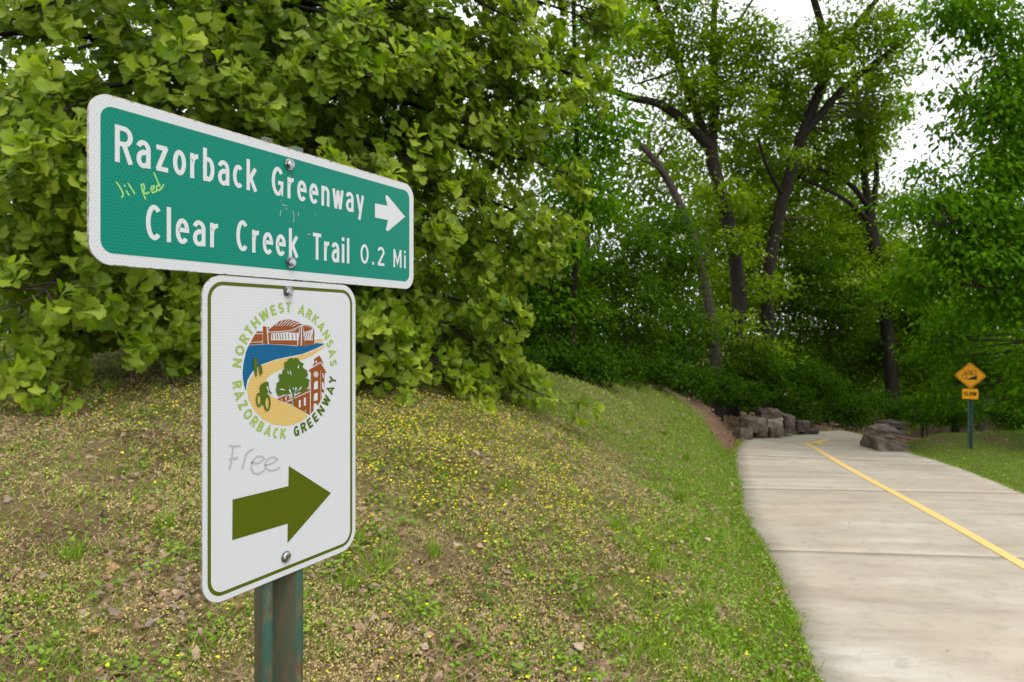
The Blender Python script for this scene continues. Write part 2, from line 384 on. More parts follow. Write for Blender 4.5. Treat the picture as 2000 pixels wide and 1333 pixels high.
# ------------------------------------------------------------------ sign lettering: a stroke font of our own
def arc(cx, cy, rx, ry, a0, a1, n=14):
    a = np.radians(np.linspace(a0, a1, n)); return [(cx+rx*math.cos(q), cy+ry*math.sin(q)) for q in a]
G = {
 'R': (.50, [[(.07, 0), (.07, 1)], [(.0, .93), (.27, .93)]+arc(.27, .72, .19, .21, 90, -90)+[(.07, .51)], [(.27, .5), (.47, 0)]]),
 'a': (.42, [arc(.19, .50, .16, .19, 160, 0)+[(.35, 0)], [(.35, .43), (.2, .43)]+arc(.19, .23, .14, .18, 90, 270)+[(.26, .06), (.35, .14)]]),
 'z': (.42, [[(.02, .67), (.38, .67)], [(.35, .70), (.06, .04)], [(.02, .07), (.41, .07)]]),
 'o': (.42, [arc(.21, .37, .155, .30, 0, 360, 25)]),
 'r': (.30, [[(.07, 0), (.07, .74)], [(.07, .5)]+arc(.26, .5, .17, .17, 180, 80, 8)]),
 'b': (.42, [[(.07, 0), (.07, 1)], [(.07, .62), (.16, .67)]+arc(.20, .37, .155, .30, 90, -90, 16)+[(.07, .12)]]),
 'c': (.38, [arc(.21, .37, .155, .30, 50, 310, 20)]),
 'k': (.42, [[(.07, 0), (.07, 1)], [(.38, .74), (.08, .28)], [(.17, .42), (.39, 0)]]),
 'G': (.52, [arc(.26, .5, .20, .43, 40, 360-45, 24)+[(.44, .14), (.44, .46), (.27, .46)]]),
 'e': (.42, [[(.07, .40), (.365, .40)]+arc(.21, .40, .155, .27, 0, 180, 16)+arc(.21, .34, .155, .28, 180, 320, 14)]),
 'n': (.42, [[(.07, 0), (.07, .74)], [(.07, .5)]+arc(.21, .5, .14, .17, 160, 0, 12)+[(.35, 0)]]),
 'w': (.58, [[(.05, .74), (.17, 0)], [(.17, 0), (.29, .70)], [(.29, .70), (.41, 0)], [(.41, 0), (.53, .74)]]),
 'y': (.42, [[(.04, .74), (.215, .06)], [(.38, .74), (.16, -.25)]]),
 'C': (.48, [arc(.26, .5, .19, .43, 48, 312, 24)]),
 'l': (.14, [[(.07, 0), (.07, 1)]]), 'i': (.14, [[(.07, 0), (.07, .74)], [(.07, .86), (.07, 1)]]),
 'T': (.46, [[(.0, .93), (.46, .93)], [(.23, 0), (.23, .93)]]),
 '0': (.50, [arc(.25, .5, .18, .43, 0, 360, 29)]), '.': (.16, [[(.08, 0), (.08, .15)]]),
 '2': (.46, [arc(.22, .72, .16, .21, 165, -20, 14)+[(.06, .07)], [(.03, .07), (.43, .07)]]),
 'M': (.60, [[(.07, 0), (.07, 1)], [(.07, .98), (.30, .25), (.53, .98)], [(.53, 0), (.53, 1)]]),
 'N': (.60, [[(.07, 0), (.07, 1)], [(.07, .95), (.53, .05)], [(.53, 0), (.53, 1)]]),
 'O': (.70, [arc(.35, .5, .27, .42, 0, 360, 29)]),
 'H': (.60, [[(.07, 0), (.07, 1)], [(.53, 0), (.53, 1)], [(.07, .5), (.53, .5)]]),
 'W': (.82, [[(.05, 1), (.22, .0)], [(.22, 0), (.41, .95)], [(.41, .95), (.60, 0)], [(.60, 0), (.77, 1)]]),
 'E': (.48, [[(.08, 0), (.08, 1)], [(.05, .92), (.46, .92)], [(.05, .5), (.42, .5)], [(.05, .08), (.46, .08)]]),
 'S': (.50, [arc(.25, .71, .17, .21, 35, 250, 14)+arc(.25, .29, .18, .21, 80, -145, 14)]),
 'A': (.64, [[(.04, 0), (.32, .97), (.60, 0)], [(.14, .28), (.50, .28)]]),
 'K': (.56, [[(.08, 0), (.08, 1)], [(.50, 1), (.10, .44)], [(.22, .58), (.53, 0)]]),
 'Z': (.54, [[(.03, .92), (.50, .92)], [(.48, .95), (.06, .05)], [(.03, .08), (.52, .08)]]),
 'B': (.54, [[(.08, 0), (.08, 1)], [(.04, .92), (.25, .92)]+arc(.25, .73, .17, .19, 90, -90)+[(.08, .54)], [(.08, .5), (.27, .5)]+arc(.27, .29, .19, .21, 90, -90)+[(.04, .08)]]),
 'Y': (.56, [[(.03, 1), (.28, .48), (.53, 1)], [(.28, 0), (.28, .5)]]),
 'L': (.46, [[(.08, 0), (.08, 1)], [(.04, .08), (.44, .08)]]),
}
def stroke(pts, w, closed=False):
    """flat ribbon along pts with mitred joins -> 2D verts, quads"""
    p = np.array(pts, float); keep = np.r_[True, np.linalg.norm(np.diff(p, axis=0), axis=1) > 1e-6]; p = p[keep]
    closed = closed or (len(p) > 4 and np.linalg.norm(p[0]-p[-1]) < 1e-4)
    if closed: p = p[:-1]
    n = len(p); d = np.diff(np.r_[p, p[:1]], axis=0) if closed else np.diff(p, axis=0)
    d = d/np.linalg.norm(d, axis=1)[:, None]; nn = np.c_[-d[:, 1], d[:, 0]]
    if closed: a = nn; bq = np.roll(nn, 1, axis=0)
    else: a = np.r_[nn, nn[-1:]]; bq = np.r_[nn[:1], nn]
    mm = a+bq; L = np.linalg.norm(mm, axis=1)[:, None]; mm = mm/np.maximum(L, 1e-6)
    k = np.minimum(1/np.maximum((mm*a).sum(1), .35), 2.2)[:, None]
    V = np.r_[p+mm*k*w/2, p-mm*k*w/2]
    i = np.arange(n if closed else n-1); j = (i+1) % n
    return V, np.stack([i+n, j+n, j, i], -1)
class Print:
    """flat printing on a sign plane: 2D pieces in (u, v), each a hair in front of the one below"""
    def __init__(s, y0): s.y = y0; s.mb = MB(); s.k = 0
    def put(s, V2, Fs, step=.00003):
        s.k += 1; V2 = np.asarray(V2, float); y = s.y-(s.k % 5)*step
        s.mb.add(np.c_[V2[:, 0], np.full(len(V2), y), V2[:, 1]], Fs)
    def line(s, pts, w): V, Q = stroke(pts, w); s.put(V, Q)
    def poly(s, pts):
        from mathutils.geometry import tessellate_polygon
        tr = tessellate_polygon([[Vector((x, y, 0)) for x, y in pts]])
        P2 = np.array(pts, float); tr = np.array(tr)
        c = (P2[tr[:, 1], 0]-P2[tr[:, 0], 0])*(P2[tr[:, 2], 1]-P2[tr[:, 0], 1])-(P2[tr[:, 1], 1]-P2[tr[:, 0], 1])*(P2[tr[:, 2], 0]-P2[tr[:, 0], 0])
        tr[c < 0] = tr[c < 0][:, ::-1]; s.put(P2, tr)
    def word(s, txt, u0, u1, v, h, w, gap=.17):
        tot = sum(G[c][0] for c in txt)+gap*(len(txt)-1); kx = (u1-u0)/tot; x = 0
        for c in txt:
            for st in G[c][1]: s.line([(u0+(x+a)*kx, v+b_*h) for a, b_ in st], w)
            x += G[c][0]+gap
    def ring_text(s, txt, cx, cy, r, a0, a1, h, w, inward=False, gap=.22):
        ws = [(.3 if c == ' ' else G[c][0]) for c in txt]; tot = sum(ws)+gap*(len(txt)-1); x = 0
        for c, gw in zip(txt, ws):
            if c != ' ':
                am = math.radians(a0+(a1-a0)*(x+gw/2)/tot); k = abs(math.radians(a1-a0))*r/tot
                er = (math.cos(am), math.sin(am)); tx = (er[1], -er[0]) if not inward else (-er[1], er[0])
                up = er if not inward else (-er[0], -er[1]); r0 = r if not inward else r+h
                for st in G[c][1]:
                    s.line([(cx+er[0]*r0+tx[0]*(a-gw/2)*k+up[0]*b_*h, cy+er[1]*r0+tx[1]*(a-gw/2)*k+up[1]*b_*h) for a, b_ in st], w)
            x += gw+gap
    def build(s, name, m, parent): return link(name, s.mb.mesh(name), m, parent)
def rrect(u0, u1, v0, v1, r, n=10):
    o = []
    for cx, cy, a in ((u1-r, v1-r, 0), (u0+r, v1-r, 90), (u0+r, v0+r, 180), (u1-r, v0+r, 270)): o += arc(cx, cy, r, r, a, a+90, n)
    return o
def plate(name, outline, y0, y1, m, parent):
    k = len(outline); o = np.array(outline); V = np.r_[np.c_[o[:, 0], np.full(k, y0), o[:, 1]], np.c_[o[:, 0], np.full(k, y1), o[:, 1]]]
    i = np.arange(k); j = (i+1) % k
    return link(name, np_mesh(name, V, [np.arange(k)[None], (np.arange(k)[::-1]+k)[None], np.stack([i+k, j+k, j, i], -1)]), m, parent)
def sheet_mat(name, colr, line, amount=.5, rough=.35, cell=.0041):
    """retroreflective sheeting: fine honeycomb lattice in the film"""
    m, t, b = mat(name, rough, spec=.12); oc = objco(t); sp = N(t, 'ShaderNodeSeparateXYZ'); t.links.new(oc, sp.inputs[0])
    k = 2*math.pi/cell; tot = None
    for an in (90, 30, -30):
        q = math_(t, 'COSINE', math_(t, 'ADD', math_(t, 'MULTIPLY', sp.outputs[0], k*math.cos(math.radians(an))), math_(t, 'MULTIPLY', sp.outputs[2], k*math.sin(math.radians(an)))))
        tot = q if tot is None else math_(t, 'ADD', tot, q)
    wall = ramp(t, math_(t, 'MULTIPLY', math_(t, 'ADD', tot, 1.5), 1/4.5), [(.10, (amount,)*3), (.24, (0, 0, 0))]).outputs[0]
    g = noise(t, 9, 4, .6, oc); st = noise(t, 1, 2, .5, None)
    mp = N(t, 'ShaderNodeMapping'); mp.inputs['Scale'].default_value = (60, 1, 3); t.links.new(oc, mp.inputs['Vector'])
    g2 = noise(t, 1, 2, .5, mp.outputs[0])
    base = mixc(t, math_(t, 'MULTIPLY', g, .16), colr, [c*.72 for c in colr]); base = mixc(t, math_(t, 'MULTIPLY', g2, .14), base, [min(c*1.25, .85) for c in colr])
    t.links.new(mixc(t, wall, base, line), b.inputs['Base Color']); return m
M_WHITE = sheet_mat('white_sheeting', (.43, .445, .468), (.55, .56, .572), .6)
M_GREEN = sheet_mat('green_sheeting', (.0002, .138, .095), (.001, .22, .155), .65)
M_LETTER = sheet_mat('letter_sheeting', (.46, .475, .495), (.55, .56, .57), .5)
M_OLIVE = sheet_mat('olive_print', (.054, .072, .001), (.095, .118, .004), .5)
M_LIME = sheet_mat('light_green_print', (.20, .30, .045), (.36, .44, .16), .6)
M_DKGRN = sheet_mat('dark_green_print', (.045, .085, .004), (.09, .14, .015), .5)
M_RUST = sheet_mat('rust_print', (.19, .045, .006), (.28, .085, .02), .5)
M_BLUE = sheet_mat('blue_print', (.003, .065, .16), (.01, .14, .28), .5)
M_TAN = sheet_mat('tan_print', (.44, .30, .095), (.58, .43, .18), .5)
M_GREY = sheet_mat('grey_marker', (.30, .31, .32), (.40, .41, .42), .4)
M_MARK = sheet_mat('pale_green_marker', (.20, .46, .13), (.30, .56, .19), .5)
m, t, b = mat('aluminium_edge', .5, metal=.3); oc = objco(t)
t.links.new(ramp(t, noise(t, 120, 5, .7, oc), [(.35, (.10, .075, .05)), (.6, (.42, .39, .34))]).outputs[0], b.inputs['Base Color']); M_ALU = m
m, t, b = mat('zinc_bolt', .28, (.55, .56, .56), .6, .9); oc = objco(t)
t.links.new(ramp(t, noise(t, 160, 3, .6, oc), [(.35, (.12, .12, .12)), (.65, (.45, .46, .47))]).outputs[0], b.inputs['Base Color']); M_ZINC = m
def post_mat(name, paint, rustiness):
    m, t, b = mat(name, .55, spec=.4); oc = objco(t)
    mp = N(t, 'ShaderNodeMapping'); mp.inputs['Scale'].default_value = (1, 1, .28); t.links.new(oc, mp.inputs['Vector'])
    n1 = noise(t, 48, 6, .75, mp.outputs[0]); n2 = noise(t, 190, 4, .7, mp.outputs[0]); n3 = noise(t, 14, 3, .6, mp.outputs[0])
    c = mixc(t, ramp(t, n3, [(.4, (0, 0, 0)), (.7, (.8, .8, .8))]).outputs[0], paint, [p*.5 for p in paint])
    c = mixc(t, ramp(t, n1, [(.62-.25*rustiness, (0, 0, 0)), (.78-.25*rustiness, (.75, .75, .75))]).outputs[0], c, (.16, .105, .045))
    c = mixc(t, ramp(t, math_(t, 'MULTIPLY', n1, n2), [(.36-.1*rustiness, (0, 0, 0)), (.42-.1*rustiness, (1, 1, 1))]).outputs[0], c, (.075, .028, .016))
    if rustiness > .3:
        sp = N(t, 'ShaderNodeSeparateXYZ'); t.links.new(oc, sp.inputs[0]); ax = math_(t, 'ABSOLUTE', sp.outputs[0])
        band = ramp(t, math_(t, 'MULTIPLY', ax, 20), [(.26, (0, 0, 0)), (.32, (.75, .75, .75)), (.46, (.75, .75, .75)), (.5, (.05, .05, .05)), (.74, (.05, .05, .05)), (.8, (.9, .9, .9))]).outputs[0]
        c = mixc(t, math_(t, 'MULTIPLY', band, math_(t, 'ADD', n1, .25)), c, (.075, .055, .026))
    t.links.new(c, b.inputs['Base Color']); bump(t, b, n1, .3, .002); return m
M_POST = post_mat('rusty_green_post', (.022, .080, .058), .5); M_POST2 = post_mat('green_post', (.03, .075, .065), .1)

# ---- the trail sign: local x along the panels, y away from the viewer, z up
SO = np.array([-.4906, .79]); SD = np.array([.4813, .8766])
def uv(px, py):
    k = (px-1000)/FPX; u = (k*SO[1]-SO[0])/(SD[0]-k*SD[1]); d = SO[1]+u*SD[1]
    return (u, -(py-HZ)/FPX*d)
UP = .297; pb = SO+UP*SD; pbz = gz(pb[0], pb[1]); ZB = CAMH-pbz
def L2(pts): return [(u-UP, v+ZB) for u, v in pts]
def zoomed(x0, y0, s): return lambda pts: L2([uv(x0+x/s, y0+y/s) for x, y in pts])
ts = empty('trail_sign', (pb[0], pb[1], pbz)); ts.rotation_euler[2] = math.atan2(SD[1], SD[0])
tag(ts, 'green and white trail direction sign on a rusty green channel post', 'sign')
def wear(out, amp, seed, top=None):
    rr = random.Random(seed); o = []
    for (x, z) in out: o.append((x, z))
    return o
# green panel
gu0, gu1, gv0, gv1 = 0, .6200, .0738, .2770
gp = plate('green_panel', L2(rrect(gu0, gu1, gv0, gv1, .027)), 0, .0022, M_ALU, ts)
def film(name, u0, u1, v0, v1, r, parent, seed, nick):
    rr = random.Random(seed); base = rrect(u0, u1, v0, v1, r, 9); o = []
    for k, (a, c) in enumerate(base):
        a2, c2 = base[(k+1) % len(base)]; L = math.hypot(a2-a, c2-c); nseg = max(1, int(L/.0035)) if L > .02 else 1
        for q in range(nseg):
            f = q/nseg; x, z = a+(a2-a)*f, c+(c2-c)*f
            if nseg > 1:
                on_top = c > v1-.001; dd = (rr.random()**3)*nick*(1.0 if on_top else .35)
                if abs(c2-c) < 1e-5: z += -dd if on_top else dd
                else: x += dd if x < (u0+u1)/2 else -dd
            o.append((x, z))
    pr = Print(-.0002); pr.poly(L2(o)); return pr.build(name, M_WHITE, parent)
film('white_border', gu0+.0006, gu1-.0006, gv0+.0005, gv1-.0005, .0265, gp, 3, .0032)
pr = Print(-.0004); pr.poly(L2(rrect(.0140, .6060, .0883, .2630, .0155))); pr.build('green_face', M_GREEN, gp)
def W(txt, u0, u1, v, h, w):
    pr = Print(-.0006); pr.word(txt, u0-UP, u1-UP, v+ZB, h, w); pr.build('lettering', M_LETTER, gp)
W('Razorback', .0310, .2400, .1987, .0448, .0060); W('Greenway', .2690, .4740, .1997, .0440, .0060)
W('Clear', .0700, .1750, .1098, .0450, .0060); W('Creek', .2050, .3200, .1093, .0445, .0060); W('Trail', .3525, .4370, .1098, .0432, .0060)
W('0.2', .4650, .5320, .1128, .0345, .0048); W('Mi', .5565, .5945, .1133, .0338, .0048)
Z2 = zoomed(480, 250, 4.04)
pr = Print(-.0006); pr.poly(Z2([(1018, 597), (1117, 616), (1100, 548), (1103, 533), (1115, 532), (1255, 702), (1125, 812), (1112, 815), (1104, 803), (1121, 728), (1018, 708)])); pr.build('arrow', M_LETTER, gp)
Z1 = zoomed(150, 150, 3.331); pr = Print(-.0008); w = .0021
for st in [[(253, 685), (275, 715), (297, 755), (298, 775), (288, 788)], [(304, 704), (312, 716)], [(318, 742), (338, 775)], [(330, 693), (350, 725), (375, 765)],
           [(415, 700), (425, 745), (445, 800)], [(415, 705), (432, 700), (438, 725), (428, 752), (450, 762), (470, 752)], [(478, 742), (498, 730), (500, 712), (484, 715), (478, 738), (492, 757), (520, 742)],
           [(498, 624), (515, 665), (540, 722)], [(540, 700), (518, 712), (516, 735), (532, 742), (548, 728), (563, 700)]]:
    pr.line(Z1(st), w)
pr.build('marker_scribble', M_MARK, gp)
Z2b = zoomed(480, 250, 4.04)
for st in [[(275, 575), (280, 580)], [(285, 602), (300, 612), (320, 615)], [(315, 630), (322, 650)], [(275, 650), (268, 695)], [(370, 655), (378, 700), (375, 750)], [(415, 665), (412, 700)], [(480, 838), (508, 842)], [(546, 680), (548, 692)]]:
    pr = Print(-.0007); pr.line(Z2b(st), .0011); pr.build('scuff_mark', M_GREY, gp)
# white emblem panel
lu0, lu1, lv0, lv1 = .1500, .4545, -.3815, .0728
lp = plate('emblem_panel', L2(rrect(lu0, lu1, lv0, lv1, .033)), .0006, .0028, M_ALU, ts)
def film2():
    pr = Print(.0004); pr.poly(L2(rrect(lu0+.0008, lu1-.0008, lv0+.0006, lv1-.0006, .0322))); return pr.build('white_face', M_WHITE, lp)
film2()
mg, bw_ = .0088, .0052
pr = Print(.0002); o = np.array(L2(rrect(lu0+mg, lu1-mg, lv0+mg, lv1-mg, .025))); i_ = np.array(L2(rrect(lu0+mg+bw_, lu1-mg-bw_, lv0+mg+bw_, lv1-mg-bw_, .020)))
k = len(o); ii = np.arange(k); jj = (ii+1) % k; pr.put(np.r_[o, i_], np.stack([ii, jj, jj+k, ii+k], -1)); pr.build('olive_border', M_OLIVE, lp)
Z4 = zoomed(380, 860, 2.818)
pr = Print(.0002); pr.poly(Z4([(210, 327), (517, 253), (519, 142), (752, 291), (512, 567), (513, 460), (208, 551)])); pr.build('arrow', M_OLIVE, lp)
pr = Print(.0001)
for st in [[(190, 30), (220, 36), (255, 32)], [(213, 36), (208, 85), (193, 165)], [(190, 107), (215, 104), (240, 98)], [(262, 160), (278, 105), (285, 78), (300, 62), (326, 48)],
           [(310, 122), (350, 130), (385, 105), (375, 92), (345, 90), (318, 120), (312, 155), (325, 182), (350, 187), (385, 168)], [(388, 140), (430, 128), (457, 108), (440, 94), (412, 98), (390, 125), (390, 155), (415, 168), (448, 165), (472, 148)]]:
    pr.line(Z4(st), .0030)
pr.build('marker_scribble', M_GREY, lp)
# emblem
E1 = zoomed(465, 615, 11.106); E2 = zoomed(465, 690, 8.889)
pr = Print(.0002); pr.poly(E1([(232, 665), (660, 640), (1280, 680), (1660, 650), (1670, 612), (1870, 625), (1855, 652), (1700, 730), (1400, 850), (1050, 920), (800, 975), (500, 1085), (330, 1210)])+E2([(205, 400), (165, 470), (147, 560), (140, 660), (105, 560), (85, 430), (80, 330), (95, 180), (135, 0)])+E1([(165, 820)]))
pr.build('emblem_river', M_BLUE, lp)
pr = Print(.0002); pr.poly(E1([(1885, 665), (1870, 710), (1600, 890), (1350, 1000), (1000, 1150), (700, 1310)])+E2([(530, 410), (485, 480), (480, 580), (525, 705), (670, 802), (830, 868), (970, 922), (1110, 1005), (1225, 1092), (1100, 1185), (950, 1245), (800, 1266), (600, 1235), (430, 1150), (280, 990), (190, 820), (160, 650), (172, 540), (215, 440), (270, 370)])+E1([(520, 1100), (800, 990), (1050, 938), (1300, 898), (1600, 795)]))
pr.poly(E1([(1665, 550), (1760, 525), (1825, 530), (1855, 600), (1665, 600)])); pr.build('emblem_path', M_TAN, lp)
pr = Print(0.0)
for pl in [[(415, 358), (528, 362), (528, 398), (385, 398)], [(370, 420), (528, 420), (528, 574), (278, 588)], [(258, 606), (528, 596), (528, 635), (243, 652)], [(540, 245), (615, 258), (645, 630), (540, 636)], [(640, 268), (685, 272), (650, 318)],
           [(655, 385), (715, 402), (715, 555), (1287, 555), (1283, 665), (672, 632)], [(1440, 555), (1620, 555), (1633, 315), (1656, 318), (1654, 652), (1442, 658)],
           [(650, 332), (800, 215), (900, 140), (1000, 112), (1110, 103), (1250, 138), (1400, 212), (1340, 232), (1250, 285), (1130, 328), (950, 352), (680, 360)],
           [(1080, 378), (1220, 348), (1335, 280), (1312, 392)], [(1418, 248), (1500, 250), (1590, 285), (1615, 310), (1540, 345), (1430, 370)], [(1350, 262), (1362, 250), (1362, 690), (1300, 680)], [(1388, 245), (1405, 248), (1440, 670), (1388, 690)]]: pr.poly(E1(pl))
pr.line(E1([(680, 385), (950, 378), (1150, 350), (1280, 300), (1340, 262)]), .0009); pr.line(E1([(1410, 232), (1500, 228), (1580, 258), (1630, 300)]), .0009)
for x0, x1 in [(738, 762), (802, 822), (850, 868), (905, 922), (960, 976), (1025, 1040), (1095, 1106), (1172, 1184), (1255, 1262)]: pr.line(E1([(x0, 402), (x1, 535)]), .0013)
for a, c in [((1468, 372), (1442, 532)), ((1520, 368), (1485, 532)), ((1570, 352), (1535, 532)), ((1612, 420), (1592, 535))]: pr.line(E1([a, c]), .0013)
for pl in [[(1320, 105), (1410, 42), (1445, 95), (1480, 180), (1474, 198), (1430, 150), (1295, 225), (1330, 150)], [(1225, 295), (1430, 175), (1535, 335), (1502, 350), (1495, 690), (1450, 668), (1450, 800), (1385, 905), (1350, 862), (1312, 885), (1310, 1000), (1258, 1055), (1265, 345)],
           [(980, 790), (1245, 670), (1245, 1080), (1180, 1035), (980, 928)], [(835, 858), (940, 818), (940, 895)], [(670, 800), (800, 745), (910, 738), (935, 790), (820, 850)], [(985, 745), (1245, 610), (1245, 648), (985, 772)]]: pr.poly(E2(pl))
pr.build('emblem_buildings', M_RUST, lp)
pr = Print(-.0008)
for st in [[(805, 250), (830, 215), (860, 180)], [(870, 245), (905, 190), (965, 130)], [(920, 250), (975, 180), (1050, 120)], [(985, 240), (1040, 170), (1110, 120)], [(1045, 240), (1110, 170), (1195, 130)], [(1110, 240), (1170, 185), (1260, 160)], [(1175, 250), (1250, 205), (1340, 185)]]: pr.line(E1(st), .0011)
c_ = arc(1345, 370, 42, 52, 0, 360, 21); pr.poly(E2(c_[:-1]))
for pl in [[(1310, 522), (1340, 485), (1378, 488), (1378, 618), (1310, 638)], [(1310, 722), (1340, 692), (1376, 688), (1373, 818), (1307, 833)], [(1450, 500), (1480, 520), (1488, 650), (1450, 612)], [(1452, 345), (1468, 350), (1482, 440), (1466, 430)], [(1332, 150), (1350, 130), (1368, 150), (1350, 185)],
           [(1047, 820), (1080, 810), (1080, 940), (1047, 950)], [(1135, 780), (1170, 766), (1170, 910), (1135, 918)], [(1143, 995), (1170, 992), (1170, 1028)], [(735, 798), (755, 788), (755, 832)], [(812, 762), (834, 752), (834, 820), (816, 822)], [(880, 735), (900, 732), (900, 790), (882, 795)]]: pr.poly(E2(pl))
pr.line(E2([(1430, 300), (1428, 480), (1425, 840)]), .0007); pr.line(E2([(1290, 235), (1430, 160), (1480, 225)]), .0012); pr.line(E2([(1252, 560), (1250, 800), (1248, 1070)]), .0012)
tag(pr.build('emblem_highlights', M_WHITE, lp), kind='stuff')
pr = Print(-.0011); rk = Print(0)
pr.line(E2(arc(1345, 370, 26, 34, 0, 360, 17)), .0007); pr.build('emblem_clock', M_RUST, lp)
pr = Print(-.0011)
treo = [(875, 92), (900, 100), (920, 70), (950, 105), (990, 75), (1005, 95), (1025, 78), (1040, 105), (1060, 140), (1090, 160), (1138, 182), (1118, 215), (1110, 240), (1150, 275), (1195, 305), (1190, 330), (1208, 365), (1200, 405), (1155, 430), (1200, 440), (1238, 468), (1222, 520), (1225, 565), (1195, 600), (1185, 640), (1130, 655), (1100, 682), (1060, 665), (1030, 690), (1000, 700), (985, 655), (958, 640), (930, 660), (905, 700), (860, 712), (830, 722), (790, 705), (750, 735), (690, 740), (670, 690), (648, 635), (668, 570), (660, 522), (700, 500), (722, 462), (698, 412), (712, 348), (745, 372), (768, 345), (762, 300), (792, 280), (800, 220), (795, 160), (830, 150), (855, 125)]
pr.poly(E2(treo)); pr.poly(E2([(932, 640), (970, 640), (966, 780), (976, 908), (950, 908), (946, 780)]))
pr.poly(E2([(270, 75), (290, 60), (308, 80), (312, 105), (332, 140), (326, 200), (346, 228), (325, 238), (322, 320), (318, 400), (295, 408), (278, 330), (258, 230), (255, 140)]))
pr.poly(E2([(355, 195), (375, 180), (392, 205), (408, 255), (420, 345), (388, 360), (386, 388), (370, 395), (362, 330), (345, 250)]))
pr.poly(E2([(365, 605), (385, 550), (440, 510), (500, 490), (525, 515), (525, 575), (545, 650), (580, 690), (570, 712), (545, 690), (520, 640), (500, 580), (482, 600), (512, 670), (500, 720), (445, 760), (440, 900), (410, 890), (395, 740), (375, 660)]))
pr.line(E2(arc(358, 808, 40, 108, 0, 360, 25)), .0028); pr.line(E2(arc(498, 862, 45, 125, 0, 360, 25)), .0030)
pr.build('emblem_tree_and_riders', M_DKGRN, lp)
pr = Print(-.0018)
for pl in [[(835, 305), (860, 330), (875, 370), (850, 350)], [(880, 290), (905, 330), (912, 400), (890, 350)], [(1025, 220), (1045, 205), (1038, 260), (1018, 265)], [(700, 635), (750, 612), (810, 650), (750, 640)], [(862, 565), (885, 600), (885, 615)], [(865, 630), (890, 630), (912, 690), (880, 680)], [(932, 580), (960, 620), (945, 640)], [(1092, 565), (1075, 620), (1010, 665)], [(975, 600), (1002, 590), (990, 680), (978, 640)], [(478, 585), (500, 575), (525, 660), (505, 650)]]: pr.poly(E2(pl))
pr.build('emblem_gaps', M_WHITE, lp)
cx, cy = .303-UP, -.066+ZB
pr = Print(0.0); pr.ring_text('NORTHWEST ARKANSAS', cx, cy, .0895, 174.5, 1.0, .0152, .0033); pr.ring_text('RAZORBACK', cx, cy, .0895, 186, 266.5, .0152, .0033, True); pr.build('emblem_lettering', M_LIME, lp)
pr = Print(0.0); pr.ring_text('GREENWAY', cx, cy, .0895, 276, 350.5, .0155, .0035, True); pr.build('emblem_lettering', M_DKGRN, lp)
# channel post (hat profile, open side to the panels), sunk in the ground
def channel(name, w, dep, th, z0, z1, y0, m, parent):
    h = w/2; prof = [(-h, .004), (-h, 0), (-h*.60, 0), (-h*.36, dep), (h*.36, dep), (h*.60, 0), (h, 0), (h, .004)]
    out = [(x, y0+y) for x, y in prof]; inn = [(-h, y0+.007), (-h*.60-.001, y0+th+.004), (-h*.40, y0+dep+th), (h*.40, y0+dep+th), (h*.60+.001, y0+th+.004), (h, y0+.007)]
    lp_ = out+inn[::-1]; k = len(lp_); nz = 40; zz = np.linspace(z0, z1, nz)
    V = np.array([(x, y, z) for z in zz for x, y in lp_]); i = np.arange(nz-1)[:, None]*k; j = np.arange(k)[None]; j2 = (j+1) % k
    Q = np.stack([i+j, i+j2, i+k+j2, i+k+j], -1).reshape(-1, 4)
    return link(name, np_mesh(name, V, [Q, np.arange(k)[None]+(nz-1)*k, np.arange(k)[::-1][None]]), m, parent)
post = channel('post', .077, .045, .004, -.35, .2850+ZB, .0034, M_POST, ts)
M_HOLE, _, _ = mat('rusty_hole', .95, (.035, .014, .008), .1)
for k in range(26):
    z = .2850+ZB-.03-k*.0508*1.0
    if z < .05: break
    V, F_ = [], []
    pr = Print(.0034+.045-.0005); pr.poly([(.0045*math.cos(a)*(.9+.3*random.random()), z+.005*math.sin(a)) for a in np.linspace(0, 2*math.pi, 11)[:-1]]); pr.build('bolt_hole', M_HOLE, post)
def bolt(u, v, y0, slotted=False):
    bm = bmesh.new(); x, z = u-UP, v+ZB
    def cyl(r, ya, yb, seg, bev=0):
        a = [bm.verts.new((x+r*math.cos(q), ya, z+r*math.sin(q))) for q in np.arange(seg)/seg*2*math.pi+.2]
        c = [bm.verts.new((x+(r-bev)*math.cos(q), yb, z+(r-bev)*math.sin(q))) for q in np.arange(seg)/seg*2*math.pi+.2]
        mid = c
        if bev:
            mid = [bm.verts.new((x+r*math.cos(q), yb+bev, z+r*math.sin(q))) for q in np.arange(seg)/seg*2*math.pi+.2]
            for i in range(seg): bm.faces.new((mid[i], mid[(i+1) % seg], c[(i+1) % seg], c[i]))
        for i in range(seg): bm.faces.new((a[i], a[(i+1) % seg], mid[(i+1) % seg], mid[i]))
        bm.faces.new(c)
    cyl(.0088, y0, y0-.0014, 18); 
    if slotted: cyl(.0074, y0-.0014, y0-.0052, 18, .0016)
    else: cyl(.0074, y0-.0014, y0-.0066, 6, .0008); cyl(.0047, y0-.0066, y0-.0074, 14, .0004)
    bmesh.ops.recalc_face_normals(bm, faces=bm.faces)
    me = bpy.data.meshes.new('bolt'); bm.to_mesh(me); bm.free(); o = link('bolt', me, M_ZINC, ts)
    if slotted:
        pr = Print(y0-.0053); pr.line([(x-.0055, z-.0035), (x+.0055, z+.0035)], .0014); pr.build('slot', M_HOLE, o)
bolt(.3020, .2520, -.0008); bolt(.3045, .1010, -.0008); bolt(.3005, .0555, .0001); bolt(.2965, -.3525, .0001, True)

